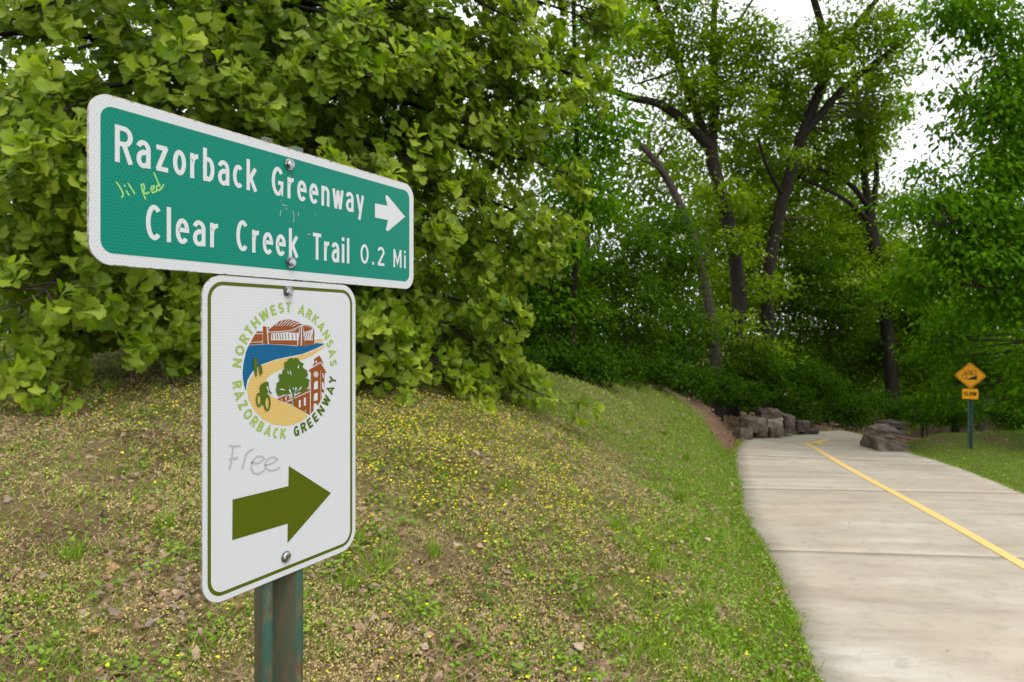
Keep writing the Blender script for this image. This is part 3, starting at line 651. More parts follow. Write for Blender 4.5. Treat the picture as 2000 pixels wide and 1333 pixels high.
# ---- warning sign across the trail, facing the viewer's side of the path
wb = gpx(1895, 878); dw = wb.y; kk = dw/FPX
yaw = math.atan2(-wb.x, wb.y)
ws = empty('warning_sign', wb); ws.rotation_euler[2] = yaw
tag(ws, 'yellow diamond warning sign with a bicycle on a slope and a SLOW plate', 'sign')
M_AMBER = sheet_mat('amber_sheeting', (.72, .30, .004), (.78, .36, .012), .2, cell=.02); M_BLACK, _, _ = mat('black_print', .5, (.012, .01, .008), .3)
zt = lambda py: (878-py)*kk
hd = (761-708)/2*kk; zc = zt(734.5)
dia = []
for a in (90, 180, 270, 0):
    cxx, czz = (hd-.055)*math.cos(math.radians(a)), (hd-.055)*math.sin(math.radians(a)); dia += [(cxx+.055*.7*math.cos(math.radians(q)), zc+czz+.055*.7*math.sin(math.radians(q))) for q in np.linspace(a-45, a+45, 7)]
dp = plate('diamond_panel', dia, -.003, 0, M_ALU, ws)
pr = Print(-.0035); pr.poly(dia); pr.build('amber_face', M_AMBER, dp)
pr = Print(-.005); sc_ = lambda f: [(x*f, zc+(z-zc)*f) for x, z in dia]
a_, b2_ = np.array(sc_(.93)), np.array(sc_(.885)); k = len(a_); ii = np.arange(k); jj = (ii+1) % k; pr.put(np.r_[a_, b2_], np.stack([ii, ii+k, jj+k, jj], -1)); pr.build('black_border', M_BLACK, dp)
pr = Print(-.0055); q = hd/160.0
ZZ = lambda pts: [((x-444)*q*.83, zc+(325-y)*q) for x, y in pts]
pr.poly(ZZ([(385, 375), (525, 318), (525, 375)]))
pr.line(ZZ(arc(372, 335, 30, 30, 0, 360, 21)), .011); pr.line(ZZ(arc(485, 290, 30, 30, 0, 360, 21)), .011)
for st in [[(372, 335), (388, 292), (378, 270)], [(388, 300), (440, 318), (485, 290)], [(388, 298), (432, 278), (440, 318)], [(432, 278), (485, 290)], [(415, 268), (432, 262)], [(370, 272), (386, 268)], [(432, 262), (436, 280)]]: pr.line(ZZ(st), .009)
pr.build('bicycle_symbol', M_BLACK, dp)
z0_, z1_ = zt(780.5), zt(760.5)
sp_ = plate('slow_panel', rrect(-.118, .118, z0_, z1_, .018, 5), -.003, 0, M_ALU, ws)
pr = Print(-.0035); pr.poly(rrect(-.117, .117, z0_+.001, z1_-.001, .017, 5)); pr.build('amber_face', M_AMBER, sp_)
pr = Print(-.005); pr.word('SLOW', -.092, .092, z0_+.06, .065, .014, .14); pr.build('lettering', M_BLACK, sp_)
channel('post', .078, .04, .005, -.4, zt(712), .004, M_POST2, ws)
for v_ in (zt(722), zt(752), zt(771)):
    bm = bmesh.new(); bmesh.ops.create_cone(bm, cap_ends=True, segments=8, radius1=.009, radius2=.008, depth=.008, matrix=Matrix.Translation((0, -.009, v_)) @ Matrix.Rotation(math.pi/2, 4, 'X'))
    me = bpy.data.meshes.new('bolt'); bm.to_mesh(me); bm.free(); link('bolt', me, M_ZINC, ws)

# ------------------------------------------------------------------ boulders
m, t, b = mat('limestone', .92, spec=.15); oc = objco(t)
n1 = noise(t, 5, 6, .7, oc, .4); n2 = noise(t, 28, 5, .7, oc)
c = ramp(t, n1, [(.3, (.06, .048, .036)), (.5, (.17, .14, .11)), (.68, (.29, .25, .21)), (.8, (.42, .38, .34))]).outputs[0]
a = N(t, 'ShaderNodeAttribute', attribute_name='Col'); c = mixc(t, 1.0, c, a.outputs['Color'], 'MULTIPLY')
t.links.new(mixc(t, math_(t, 'MULTIPLY', n2, .5), c, (.03, .026, .02)), b.inputs['Base Color']); bump(t, b, math_(t, 'ADD', n1, n2), .9, .03); M_ROCK = m
def boulder(x0, y0, x1, y1, d, label, tint=1.0, dep=.5, roll=0.0, layers=0, taper=0.0):
    a_ = P(1420+x0/4.545, 780+y1/4.545, d); b_ = P(1420+x1/4.545, 780+y0/4.545, d)
    w, h = (b_.x-a_.x)*.95, (b_.z-a_.z)*.97; bm = bmesh.new(); bmesh.ops.create_cube(bm, size=1)
    bmesh.ops.bevel(bm, geom=bm.edges[:], offset=.05, segments=1, affect='EDGES')
    bmesh.ops.subdivide_edges(bm, edges=bm.edges[:], cuts=3, use_grid_fill=True)
    sd_ = Vector((x0*.37, y0*.71, d*3))
    for v in bm.verts:
        p = v.co.copy(); q = Vector((p.x*w, p.y*dep, p.z*h)); nn = q.normalized() if q.length > 0 else q
        dv = mnoise.noise(q*2.6+sd_)*.075+mnoise.noise(q*6+sd_)*.04+mnoise.noise(q*17+sd_)*.02
        if layers: dv += .022*math.sin(q.z*layers+mnoise.noise(q*3+sd_)*3)
        q += Vector((p.x*2, p.y*2, p.z*1.4)).normalized()*(dv-.035)
        if taper: q.z -= max(0, p.x+.1)*taper*h*(p.z+.5)
        v.co = q
    me = bpy.data.meshes.new('boulder'); bm.to_mesh(me); bm.free()
    ca = me.color_attributes.new('Col', 'FLOAT_COLOR', 'POINT'); ca.data.foreach_set('color', np.tile([tint, tint*.98, tint*.96, 1], len(me.vertices)).astype(np.float32))
    o = link('boulder', me, M_ROCK); o.location = ((a_+b_)/2)+Vector((0, dep*.45, -.03)); o.rotation_euler = (0, roll, random.uniform(-.2, .2))
    return tag(o, label, 'rock', 'rocks edging the trail')
for a in [((95, 245, 245, 378), 14.35, 'squat rounded boulder at the low end of the stacked rocks', 1.0, .45, .1), ((175, 155, 365, 290), 14.7, 'broad pale-topped boulder above the squat rounded one', 1.25, .6, -.05),
          ((298, 88, 512, 172), 15.0, 'long flat capstone on top of the stacked rocks', .9, .6, -.04), ((352, 162, 515, 250), 14.85, 'pale grey block under the long flat capstone', 1.9, .5, -.06),
          ((275, 252, 385, 334), 14.65, 'small dark block wedged low beside the trail edge', .8, .45, 0), ((372, 238, 520, 328), 14.75, 'wide dark brown block under the pale grey block', .9, .45, -.03),
          ((512, 128, 628, 306), 15.0, 'tall upright boulder leaning beside the long capstone', .85, .55, .06), ((618, 175, 738, 306), 15.3, 'dark angular boulder next to the tall upright one', .7, .5, .12),
          ((685, 250, 838, 306), 15.45, 'low flat dark rock tapering off at the end of the stack', .6, .45, .05)]:
    boulder(*a[0], a[1], a[2], a[3], a[4], a[5])
boulder(1355, 332, 1660, 468, 12.55, 'large wedge-shaped boulder at the corner of the lawn', .95, .9, .0, 0, .55)
boulder(1388, 245, 1590, 332, 12.75, 'layered ledge rock on top of the wedge-shaped boulder', 1.1, .7, .05, 60, .3)
boulder(1400, 188, 1580, 248, 13.25, 'dark slab rock lying behind the layered ledge rock', .6, .5, .0)

# ------------------------------------------------------------------ foliage templates
def oak_leaf():
    rows = [(0, .014), (.30, .075), (.55, .17), (.73, .43), (.86, .40)]
    V = []; 
    for y, w in rows:
        for x in (-w, 0, w): V.append((x, y, .32*abs(x)-.18*y*y))
    Q = []
    for r in range(len(rows)-1):
        k = r*3; Q += [(k, k+1, k+4, k+3), (k+1, k+2, k+5, k+4)]
    k = (len(rows)-1)*3; s = len(V)
    for x, y in ((-.25, .88), (-.17, 1.0), (0, .95), (.17, 1.0), (.25, .88)): V.append((x, y, .3*abs(x)-.22*y*y))
    T = [(k, k+1, s), (s, k+1, s+1), (s+1, k+1, s+2), (s+2, k+1, s+3), (s+3, k+1, s+4), (s+4, k+1, k+2)]
    V = np.array(V, np.float32); V[:, 0] *= 1.0
    return V, [np.array(Q), np.array(T)]
OLV, OLF = oak_leaf()
OLC = np.where(np.abs(OLV[:, :1]) < 1e-6, 1.12, .97)*np.ones((1, 3))
def simple_leaf(w=.28, fold=.25):
    V = np.array([(0, 0, 0), (w*.8, .35, fold*w), (w*.55, .72, fold*w*.5-.04), (0, 1, -.12), (-w*.55, .72, fold*w*.5-.04), (-w*.8, .35, fold*w), (0, .5, -.02)], np.float32)
    return V, [np.array([(0, 1, 2, 6), (6, 2, 3, 4), (0, 6, 4, 5)])]
SLV, SLF = simple_leaf(); NLV, NLF = simple_leaf(.17, .3)
RLV = np.array([(0, 0, 0), (.25, .45, .07), (0, 1, -.1), (-.25, .45, .07)], np.float32); RLF = [np.array([(0, 1, 2), (0, 2, 3)])]
QLV = RLV*np.array([.7, 1, 1], np.float32)

# ---- the near oak with wedge-shaped lobed leaves
def branch_curve(p0, p1, sag, n=8, wig=.06):
    t = np.linspace(0, 1, n)[:, None]; L = np.linalg.norm(p1-p0)
    c = p0*(1-t)+p1*t; c[:, 2] += (np.sin(t[:, 0]*np.pi)*sag*L)
    w = RNG.normal(size=(n, 3))*wig*L/n; w[0] = 0; c += np.cumsum(w, 0)*(np.linspace(0, 1, n)[:, None]); return c
def rosette(pos, dirn, nl, outw):
    """leaf positions, directions, normals for a whorl at a twig end"""
    az = rnd(0, 2*np.pi)+np.arange(nl)/nl*2*np.pi*1.0+rnd(-.4, .4, nl)
    d = dirn/np.linalg.norm(dirn); a = np.cross(d, [0, 0, 1.]); a /= np.linalg.norm(a)+1e-6; b_ = np.cross(a, d)
    tilt = rnd(.35, 1.25, nl)
    D = np.cos(az)[:, None]*np.sin(tilt)[:, None]*a+np.sin(az)[:, None]*np.sin(tilt)[:, None]*b_+np.cos(tilt)[:, None]*d
    D[:, 2] -= .12
    Up = np.tile([0, 0, 1.], (nl, 1))*.75+outw*.75+d*.2+RNG.normal(size=(nl, 3))*.35
    return pos+D*.015, D, Up
OLIVE = np.array([.128, .222, .004]); YOUNG = np.array([.40, .48, .05]); DEEP = np.array([.04, .11, .003])
def build_oak(name, base, height, rad, label, trunk_r, boughs, leaf, lone=0, dens=1.0, lean=(0, 0), tintk=1.0, part_limit=300):
    """base Vector; boughs: list of (start fraction of trunk, end point) -> tree"""
    root = empty(name, base); B = np.array(base)
    tp = [B+np.array([0, 0, -.3]), B+np.array([lean[0]*.2, lean[1]*.2, height*.25]), B+np.array([lean[0]*.6, lean[1]*.6, height*.6]), B+np.array([lean[0], lean[1], height])]
    tc = catmull(tp, 6); rr = np.interp(np.linspace(0, 1, len(tc)), [0, .08, .5, 1], [trunk_r*1.35, trunk_r, trunk_r*.7, trunk_r*.15])
    V, Q = tube(tc-B, rr, 14, .07); link('trunk', np_mesh('trunk', V, Q, smooth=True), M_BARKG, root)
    TW = MB(); POS, DIR, UPS, SZ, CL = [], [], [], [], []
    for fr, end, den in boughs:
        i = int(fr*(len(tc)-1)); p0 = tc[i]; end = np.array(end); L = np.linalg.norm(end-p0)
        bc = branch_curve(p0, end, rnd(.04, .14), 10, .10)
        V, Q = tube(bc-B, np.linspace(max(.018*L, .02), .008, 10), 6); link('limb', np_mesh('limb', V, Q, smooth=True), M_BARK, root)
        nsub = int(L*4.2*den*dens)
        for s in range(nsub):
            f = .22+.78*(rnd(0, 1)**.75); q = f*9; a = int(min(q, 8)); ps = bc[a]*(1-(q-a))+bc[a+1]*(q-a)
            ax = bc[min(a+1, 9)]-bc[a]; ax /= np.linalg.norm(ax)
            side = np.cross(ax, [0, 0, 1.]); side /= np.linalg.norm(side)+1e-6
            sd_ = ax*rnd(.35, 1.0)+side*rnd(-1, 1)+np.array([0, 0, rnd(-.28, .5)]); sd_ /= np.linalg.norm(sd_)
            sl = rnd(.3, .85)*(1.15-.55*f)*min(1, L/2.5); pe = ps+sd_*sl
            sc = branch_curve(ps, pe, -.05, 5, .12); V, Q = tube(sc-B, np.linspace(.009, .003, 5), 3); TW.add(V, Q)
            nr = 3+int(sl*5.5)
            for r in range(nr):
                g = rnd(.25, 1)*4; aa = int(min(g, 3)); pr_ = sc[aa]*(1-(g-aa))+sc[aa+1]*(g-aa)
                td = sd_*.7+unit(1)[0]*.75+np.array([0, 0, .2]); td /= np.linalg.norm(td); tl = rnd(.05, .2) if r else .02
                pt = pr_+td*tl if r else sc[-1]
                if r: V, Q = tube(np.array([pr_, (pr_+pt)/2, pt])-B, [.0035, .003, .002], 3); TW.add(V, Q)
                nl = RNG.integers(5, 9); ow = pt-(B+np.array([0, 0, height*.45])); ow = ow/(np.linalg.norm(ow)+1e-6); p_, d_, u_ = rosette(pt, td, nl, ow)
                outer = np.clip((f-.35)/.65, 0, 1)*(1.0 if r == 0 else .65)
                yo = np.clip(outer*rnd(.05, 1.25)+rnd(-.25, .2, nl), 0, 1)[:, None]
                base_c = OLIVE*(1-rnd(0, .45))+DEEP*rnd(.0, .35)
                cc = (base_c*(1-yo)+YOUNG*yo)*rnd(.85, 1.15, nl)[:, None]*tintk
                POS.append(p_); DIR.append(d_); UPS.append(u_); SZ.append(leaf*rnd(.55, 1.15, nl)*rnd(.88, 1.1)); CL.append(cc)
    tag(link('twigs', TW.mesh('twigs'), M_TWIG, root), kind='stuff')
    POS = np.concatenate(POS); DIR = np.concatenate(DIR); UPS = np.concatenate(UPS); SZ = np.concatenate(SZ); CL = np.concatenate(CL)
    gzv = ground(POS[:, 0], POS[:, 1]); ok = (POS[:, 2] > gzv+.05)
    POS, DIR, UPS, SZ, CL = POS[ok], DIR[ok], UPS[ok], SZ[ok], CL[ok]
    R = rot_from(DIR, UPS)
    pick = np.zeros(len(POS), bool)
    if lone:
        px = 1000+POS[:, 0]/POS[:, 1]*FPX; py = HZ-(POS[:, 2]-CAMH)/POS[:, 1]*FPX
        vis = (px > 5) & (px < 1990) & (py > 5) & (py < 1330) & ~((px > 165) & (px < 815) & (py > 180+(px-172)*.3) & (py < 560)) & ~((px > 390) & (px < 700) & (py > 520) & (py < 1170))
        app = np.where(vis, SZ/POS[:, 1], 0); pick[np.argsort(-app)[:lone]] = True
        meshes = []
        for k in range(8):
            c = (OLIVE*(1-k/7)+YOUNG*(k/7))*tintk; meshes.append(np_mesh('leaf', OLV, OLF, OLC*c)); meshes[-1].materials.append(M_LEAF)
        for i in np.nonzero(pick)[0]:
            k = int(np.clip(np.round((CL[i, 0]/tintk-OLIVE[0])/(YOUNG[0]-OLIVE[0])*7), 0, 7))
            o = bpy.data.objects.new('leaf', meshes[k]); COL.objects.link(o); o.parent = root
            mt = Matrix([list(R[i][r])+[0] for r in range(3)]+[[0, 0, 0, 1]]); mt = Matrix.Translation(Vector(POS[i]-B)) @ mt @ Matrix.Scale(float(SZ[i]), 4); o.matrix_basis = mt
    mb = MB(); far_ = POS[:, 1] > base[1]-.9; mid_ = ~far_ & (RNG.random(len(POS)) < .3); s_ = ~pick & mid_; scatter(mb, SLV*np.array([1.7, 1, 1], np.float32), SLF, POS[s_]-B, R[s_], SZ[s_], CL[s_])
    s_ = ~pick & ~far_ & ~mid_; scatter(mb, OLV, OLF, POS[s_]-B, R[s_], SZ[s_], CL[s_], OLC)
    s_ = ~pick & far_; scatter(mb, RLV*np.array([1.5, 1, 1], np.float32), RLF, POS[s_]-B, R[s_], SZ[s_], CL[s_])
    tag(link('crown', mb.mesh('crown'), M_LEAF, root), kind='stuff')
    return tag(root, label, 'tree', 'oak trees on the bank')
ob = Vector((-3.7, 8.4, gz(-3.7, 8.4)))
bl = []
def bz(px, py, d, fr, den=1.0): bl.append((fr, P(px, py, d), den))
# boughs reaching towards the trail and the sign (ends read off the photograph)
for a in [(60, 60, 4.9, .62), (250, 20, 5.0, .7), (330, 120, 4.9, .6), (120, 190, 4.8, .5), (40, 330, 4.7, .42), (170, 430, 4.8, .34), (60, 560, 4.8, .25), (40, 690, 5.1, .16), (200, 650, 5.3, .2), (330, 700, 5.6, .14),
          (260, 590, 5.2, .22), (120, 720, 5.4, .12), (460, 40, 5.2, .66), (480, 180, 5.4, .5), (600, 110, 5.6, .58), (700, 60, 5.8, .66), (720, 190, 5.7, .5), (640, 290, 5.8, .42), (800, 130, 6.1, .58), (900, 40, 6.4, .66),
          (1020, 40, 6.8, .7), (1120, 60, 7.2, .66), (1060, 150, 7.2, .56), (950, 250, 6.6, .48), (860, 330, 6.2, .42), (1070, 330, 7.4, .44), (1090, 430, 7.6, .38), (960, 420, 6.9, .36), (1040, 500, 7.6, .3), (840, 460, 6.4, .32),
          (900, 540, 7.0, .26), (760, 560, 6.3, .22), (980, 690, 7.3, .18), (1040, 765, 7.5, .10), (930, 740, 7.0, .12), (860, 690, 6.7, .14), (740, 690, 6.2, .14), (950, 640, 7.1, .2), (800, 620, 6.6, .2), (1010, 720, 7.5, .15), (730, 640, 6.0, .2),
          (1160, 30, 7.3, .68), (1150, 110, 7.4, .6), (1110, 210, 7.4, .52), (1080, 265, 7.3, .5), (1000, 140, 7.0, .58), (-40, 250, 4.9, .48), (-60, 480, 4.9, .3), (20, 440, 5.0, .36), (-150, 120, 5.0, .55), (-120, 400, 4.9, .38), (-150, 620, 5.0, .2), (100, -120, 5.2, .8), (380, -150, 5.6, .85), (650, -130, 6.0, .82), (900, -130, 6.6, .8), (1080, -80, 7.2, .78), (520, 330, 5.9, .4), (420, 560, 5.9, .25), (560, 620, 6.1, .2), (640, 720, 6.2, .12), (420, 690, 5.9, .12)]:
    bz(*a)
for k in range(16):       # boughs on the far side
    az = rnd(math.radians(10), math.radians(175)); r = rnd(2.6, 3.8); fr = rnd(.2, .85); bl.append((fr, Vector((ob.x+math.cos(az)*r, ob.y+math.sin(az)*r, ob.z+7*fr*rnd(.75, 1.0))), .5))
build_oak('oak_tree', ob, 7.2, 4, 'spreading oak with large wedge-shaped lobed leaves sweeping to the flowery bank', .24, bl, .132, 300, 1.7, (.3, -.2))

# ---- woodland trees
def tree(name, label, stems, crowns, leaf=.12, tint=(.05, .085, .012), tint2=(.10, .15, .02), group=None, lai=1.5, droop=.35, bark=None, tpl='s', cat='tree', clump=.42, nleaf=16, twig=.5, base=None):
    """stems: list of (pixel path [(x,y,d)..], r0, r1); the first is the trunk. crowns: (x, y, radius px, d, squash, lai)"""
    bark = bark or M_BARK; paths = []
    for pts, r0, r1 in stems:
        paths.append((catmull([np.array(P(*q)) for q in pts], 7), r0, r1))
    b0 = paths[0][0][0]; B = np.array([b0[0], b0[1], gz(b0[0], b0[1])]); root = empty(name, B)
    pc = paths[0][0]
    if pc[0][2] > B[2]-.1: pc = np.vstack([[pc[0][0], pc[0][1], B[2]-.2], pc]); paths[0] = (pc, *paths[0][1:])
    for k, (c, r0, r1) in enumerate(paths):
        rad = np.linspace(r0, r1, len(c)); 
        if k == 0: rad[0] *= 1.25
        V, Q = tube(c-B, rad, 9 if r0 > .06 else 6, .06); link('trunk' if k == 0 else 'limb', np_mesh('trunk', V, Q, smooth=True), bark, root)
    allp = np.concatenate([p[0] for p in paths])
    tv, tf = (RLV, RLF) if tpl == 's' else (QLV, RLF)
    la = .30*leaf*leaf if tpl == 's' else .19*leaf*leaf
    POS, DIR, UPS, SZ, CL = [], [], [], [], []; TW = MB(); c1, c2 = np.array(tint), np.array(tint2)
    for cr in crowns:
        x, y, r, d = cr[:4]; sq = cr[4] if len(cr) > 4 else .8; lk = cr[5] if len(cr) > 5 else 1.0
        C = np.array(P(x, y, d)); Rm = r*d/FPX; nc = max(3, int(3.6*lai*lk*math.pi*Rm*Rm*sq/la/nleaf))
        u = unit(nc)*(rnd(.0, 1, nc)**.45)[:, None]; cen = C+u*np.array([Rm, Rm*.85, Rm*sq])
        gzv = ground(cen[:, 0], cen[:, 1]); cen = cen[cen[:, 2] > gzv+.12]
        m_ = len(cen)
        if m_ == 0: continue
        out = (cen-C)*np.array([1, 1, .3]); out /= np.linalg.norm(out, axis=1)[:, None]+1e-3
        for c in cen[:int(min(m_, 26)*twig)]:
            j = int(np.argmin(((allp-c)**2).sum(1)+np.where(allp[:, 2] > c[2]+.3, 4, 0))); p0 = allp[j]; Lg = np.linalg.norm(c-p0)
            if Lg < 3.2:
                tc_ = branch_curve(p0, c, .06, 5, .16); V, Q = tube(tc_-B, np.linspace(.006+.006*Lg, .003, 5), 3); TW.add(V, Q)
        n_ = m_*nleaf; rp = lambda q: np.repeat(q, nleaf, axis=0)
        off = RNG.normal(size=(n_, 3))*np.c_[np.full(n_, clump), np.full(n_, clump), clump*rp(rnd(.25, .5, m_))]*.55*rp(rnd(.6, 1.3, m_))[:, None]*(leaf/.12)
        dd = off*1.2+rp(out)*.35+RNG.normal(size=(n_, 3))*.3; dd[:, 2] -= droop*rnd(.3, 1.4, n_)
        uu = np.array([0, 0, 1.])+RNG.normal(size=(n_, 3))*.45+rp(out)*.6
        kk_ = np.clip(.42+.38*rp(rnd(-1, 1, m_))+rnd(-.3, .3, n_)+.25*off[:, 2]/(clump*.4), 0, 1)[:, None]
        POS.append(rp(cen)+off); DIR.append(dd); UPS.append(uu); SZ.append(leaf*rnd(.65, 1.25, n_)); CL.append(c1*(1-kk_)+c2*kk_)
    POS = np.concatenate(POS); mb = MB()
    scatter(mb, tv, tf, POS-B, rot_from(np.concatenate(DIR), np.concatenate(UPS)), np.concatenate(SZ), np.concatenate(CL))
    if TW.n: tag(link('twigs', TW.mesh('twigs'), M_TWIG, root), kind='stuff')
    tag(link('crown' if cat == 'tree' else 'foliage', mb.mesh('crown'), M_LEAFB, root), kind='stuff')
    NLEAF[0] += len(POS); return tag(root, label, cat, group)
NLEAF = [0]
OT, OT2 = (.088, .185, .003), (.27, .40, .016)      # spring oak
AT, AT2 = (.040, .135, .001), (.15, .30, .004)      # ash / hickory, fresh green
UT, UT2 = (.018, .060, .001), (.10, .195, .003)        # understorey
tree('oak_tree', 'tall oak whose trunk forks into a long arching limb above the trail', [
    ([(1428, 800, 17.5), (1440, 660, 17.5), (1443, 560, 17.5), (1422, 430, 17.5), (1398, 340, 17.5), (1388, 285, 17.5)], .21, .15),
    ([(1388, 290, 17.5), (1345, 245, 17.3), (1290, 205, 17.0), (1230, 190, 16.7), (1165, 165, 16.4)], .14, .07), ([(1388, 300, 17.5), (1362, 225, 17.5), (1325, 120, 17.4), (1285, 20, 17.2), (1250, -90, 17)], .14, .07),
    ([(1390, 300, 17.5), (1396, 190, 17.6), (1393, 90, 17.7), (1400, -70, 17.9)], .13, .07), ([(1330, 135, 17.4), (1290, 150, 17.2), (1240, 165, 17)], .05, .02), ([(1396, 100, 17.6), (1430, 60, 17.5), (1470, 0, 17.4)], .06, .03)],
    [(1225, 85, 85, 16.6, .8, .8), (1335, 60, 95, 17.2), (1420, 190, 85, 17.5), (1460, 90, 85, 17.4), (1300, -130, 180, 17.2, .7), (1470, -170, 170, 17.5, .7), (1330, 190, 55, 17.2, .7, .7), (1480, 300, 85, 19.2), (1420, 420, 95, 19.4), (1330, 330, 60, 17.6, .8, .5), (1200, 20, 70, 16.5, .8, .6), (1430, 560, 95, 19.4), (1510, 210, 65, 18.6), (1445, 480, 42, 16.6, .7, .5), (1425, 640, 50, 16.4, .7, .6), (1385, 370, 30, 16.7, .6, .5), (1345, 150, 45, 16.6, .7, .8), (1300, 250, 40, 17.2, .7, .5), (1440, 380, 45, 16.8, .7, .6), (1400, 90, 45, 16.8, .7, .5)], .13, OT, OT2, 'tall oaks over the trail', 1.4, .25, None, 's', 'tree', .3, 18)
tree('oak_tree', 'tall oak leaning right with a straight diagonal limb towards the white sky', [
    ([(1502, 815, 18.6), (1500, 660, 18.6), (1503, 530, 18.6), (1530, 385, 18.5), (1572, 250, 18.3)], .20, .14), ([(1572, 250, 18.3), (1608, 150, 18.2), (1606, 60, 18), (1585, -30, 18), (1600, -120, 18)], .13, .07),
    ([(1560, 275, 18.3), (1640, 180, 18), (1700, 130, 17.8), (1755, 88, 17.6)], .11, .06), ([(1610, 140, 18.2), (1655, 70, 18), (1712, 0, 17.8), (1750, -60, 17.8)], .10, .05), ([(1530, 385, 18.5), (1500, 330, 18), (1480, 270, 17.6)], .06, .03)],
    [(1600, 110, 75, 18), (1680, 60, 75, 17.8, .8, .8), (1700, 190, 75, 19.2), (1560, 220, 75, 19.8), (1570, 340, 80, 20.2), (1650, 300, 80, 20), (1500, 440, 80, 20.4), (1590, 470, 90, 20.2), (1660, -130, 160, 18, .7), (1540, -190, 130, 18, .6), (1745, 60, 60, 17.7, .8, .8), (1740, 130, 50, 17.7, .8, .8), (1765, 215, 36, 17.8, .9, .7), (1530, 150, 45, 18), (1510, 560, 42, 17.6, .7, .6), (1560, 300, 32, 17.5, .6, .5), (1500, 690, 50, 17.4, .7, .6), (1610, 120, 36, 17.2, .7, .6), (1660, 150, 30, 17.2, .6, .6)], .13, OT, OT2, 'tall oaks over the trail', 1.4, .25, None, 's', 'tree', .3, 18)
tree('oak_tree', 'forked oak trunk standing behind the lawn beside the warning sign', [
    ([(1748, 850, 20), (1738, 700, 20), (1722, 560, 20), (1706, 470, 20), (1697, 400, 20)], .20, .14), ([(1698, 405, 20), (1686, 330, 20), (1680, 240, 20), (1668, 130, 19.8)], .11, .06), ([(1706, 400, 20), (1712, 330, 20), (1700, 240, 20), (1690, 150, 20)], .09, .04),
    ([(1700, 410, 20), (1660, 360, 19.8), (1600, 330, 19.5), (1560, 320, 19.3)], .08, .04), ([(1704, 440, 20), (1650, 390, 19.6), (1560, 345, 19.3)], .08, .04)],
    [(1690, 470, 85, 21.6), (1640, 410, 65, 21.4), (1760, 400, 55, 20, .8, .7), (1700, 260, 55, 20, 1.1, .7), (1760, 540, 80, 20), (1640, 560, 90, 20), (1720, 640, 80, 22.5), (1640, 700, 70, 22)], .13, OT, OT2, 'tall oaks over the trail', 1.5, .25, None, 's', 'tree', .3, 18)
tree('leaning_tree', 'slim dark trunk leaning left with a bare broken top', [([(1400, 760, 15.8), (1392, 640, 15.8), (1368, 520, 15.8), (1340, 430, 15.8), (1306, 355, 15.8), (1272, 305, 15.8), (1238, 272, 15.8)], .13, .065), ([(1306, 355, 15.8), (1280, 325, 15.6), (1245, 310, 15.4)], .05, .02),
    ([(1262, 292, 15.8), (1275, 240, 15.7), (1300, 200, 15.6)], .03, .008), ([(1280, 312, 15.8), (1310, 270, 15.6), (1345, 240, 15.5)], .03, .006), ([(1268, 300, 15.8), (1240, 240, 15.9)], .02, .006)], [(1345, 620, 50, 17, .8, .7), (1395, 480, 40, 17, .8, .5)], .11, UT, UT2, 'slender trees at the wood edge', 1.2, .3, M_BARKG)
tree('hickory_tree', 'fresh green hickory rising behind the spreading oak', [([(1120, 790, 11.5), (1120, 600, 11.5), (1128, 400, 11.5), (1125, 200, 11.5), (1120, 0, 11.5), (1120, -150, 11.5)], .06, .03), ([(1125, 350, 11.5), (1165, 300, 11.3), (1200, 280, 11.1)], .035, .01), ([(1125, 150, 11.5), (1090, 90, 11.3), (1060, 60, 11.2)], .035, .01)],
    [(1170, 60, 62, 11.4, .9, .6), (1080, 120, 70, 11.6, .8, .6), (1060, 260, 70, 11.6, .8, .6), (1150, 190, 75, 11.4, .8), (1180, 260, 60, 11.2), (1120, 330, 75, 11.4), (1150, 400, 70, 11.4), (1080, 480, 80, 11.5), (1000, 540, 85, 11.6, .8), (1100, -120, 150, 11.6, .8), (1060, 590, 70, 11.5), (930, 590, 70, 11.4)], .11, AT, AT2, 'broad fresh green trees', 1.3, .45)
tree('ash_tree', 'leafy bright green ash overhanging the lawn by the warning sign', [([(2150, 870, 12.2), (2130, 650, 12.2), (2110, 400, 12.2), (2090, 100, 12.2), (2080, -150, 12.2)], .17, .08), ([(2120, 500, 12.2), (2020, 440, 11.6), (1920, 430, 11), (1830, 440, 10.6)], .06, .012), ([(2110, 350, 12.2), (2000, 270, 11.6), (1900, 210, 11)], .06, .012), ([(2100, 200, 12.2), (1990, 90, 11.6), (1880, 10, 11)], .06, .012), ([(2125, 600, 12.2), (2020, 570, 11.6), (1900, 560, 11)], .05, .012)],
    [(1930, 40, 75, 11, .7), (1860, 30, 60, 10.8, .7, .9), (1830, 105, 34, 10.7, .5, .8), (1815, 10, 40, 10.7, .6, .7), (1800, 330, 38, 11, .6, .7), (1835, 190, 34, 10.9, .6, .7), (1850, 260, 36, 11, .7, .7), (1985, 130, 80, 11, .8), (1950, 215, 75, 11, .7), (1890, 190, 40, 10.7, .5, .8), (1990, 320, 90, 11.2), (1890, 390, 90, 11), (1800, 400, 55, 10.8, .6, .8), (1960, 470, 105, 11.2), (1860, 500, 85, 11.2), (1790, 560, 65, 12.2, .7), (1965, 590, 80, 11.6), (1880, 630, 70, 14.6), (1960, 700, 75, 15.2, .8), (1900, 730, 60, 15.6, .8), (2060, 250, 120, 11.5), (2080, 520, 130, 11.6), (2080, 740, 110, 11.9), (1990, -120, 150, 11.4, .7), (1820, 690, 45, 14.8, .7, .8), (1835, 775, 38, 15.2, .8, .8), (1985, 770, 45, 15.4, .8)], .115, AT, AT2, 'broad fresh green trees', 1.55, .6)
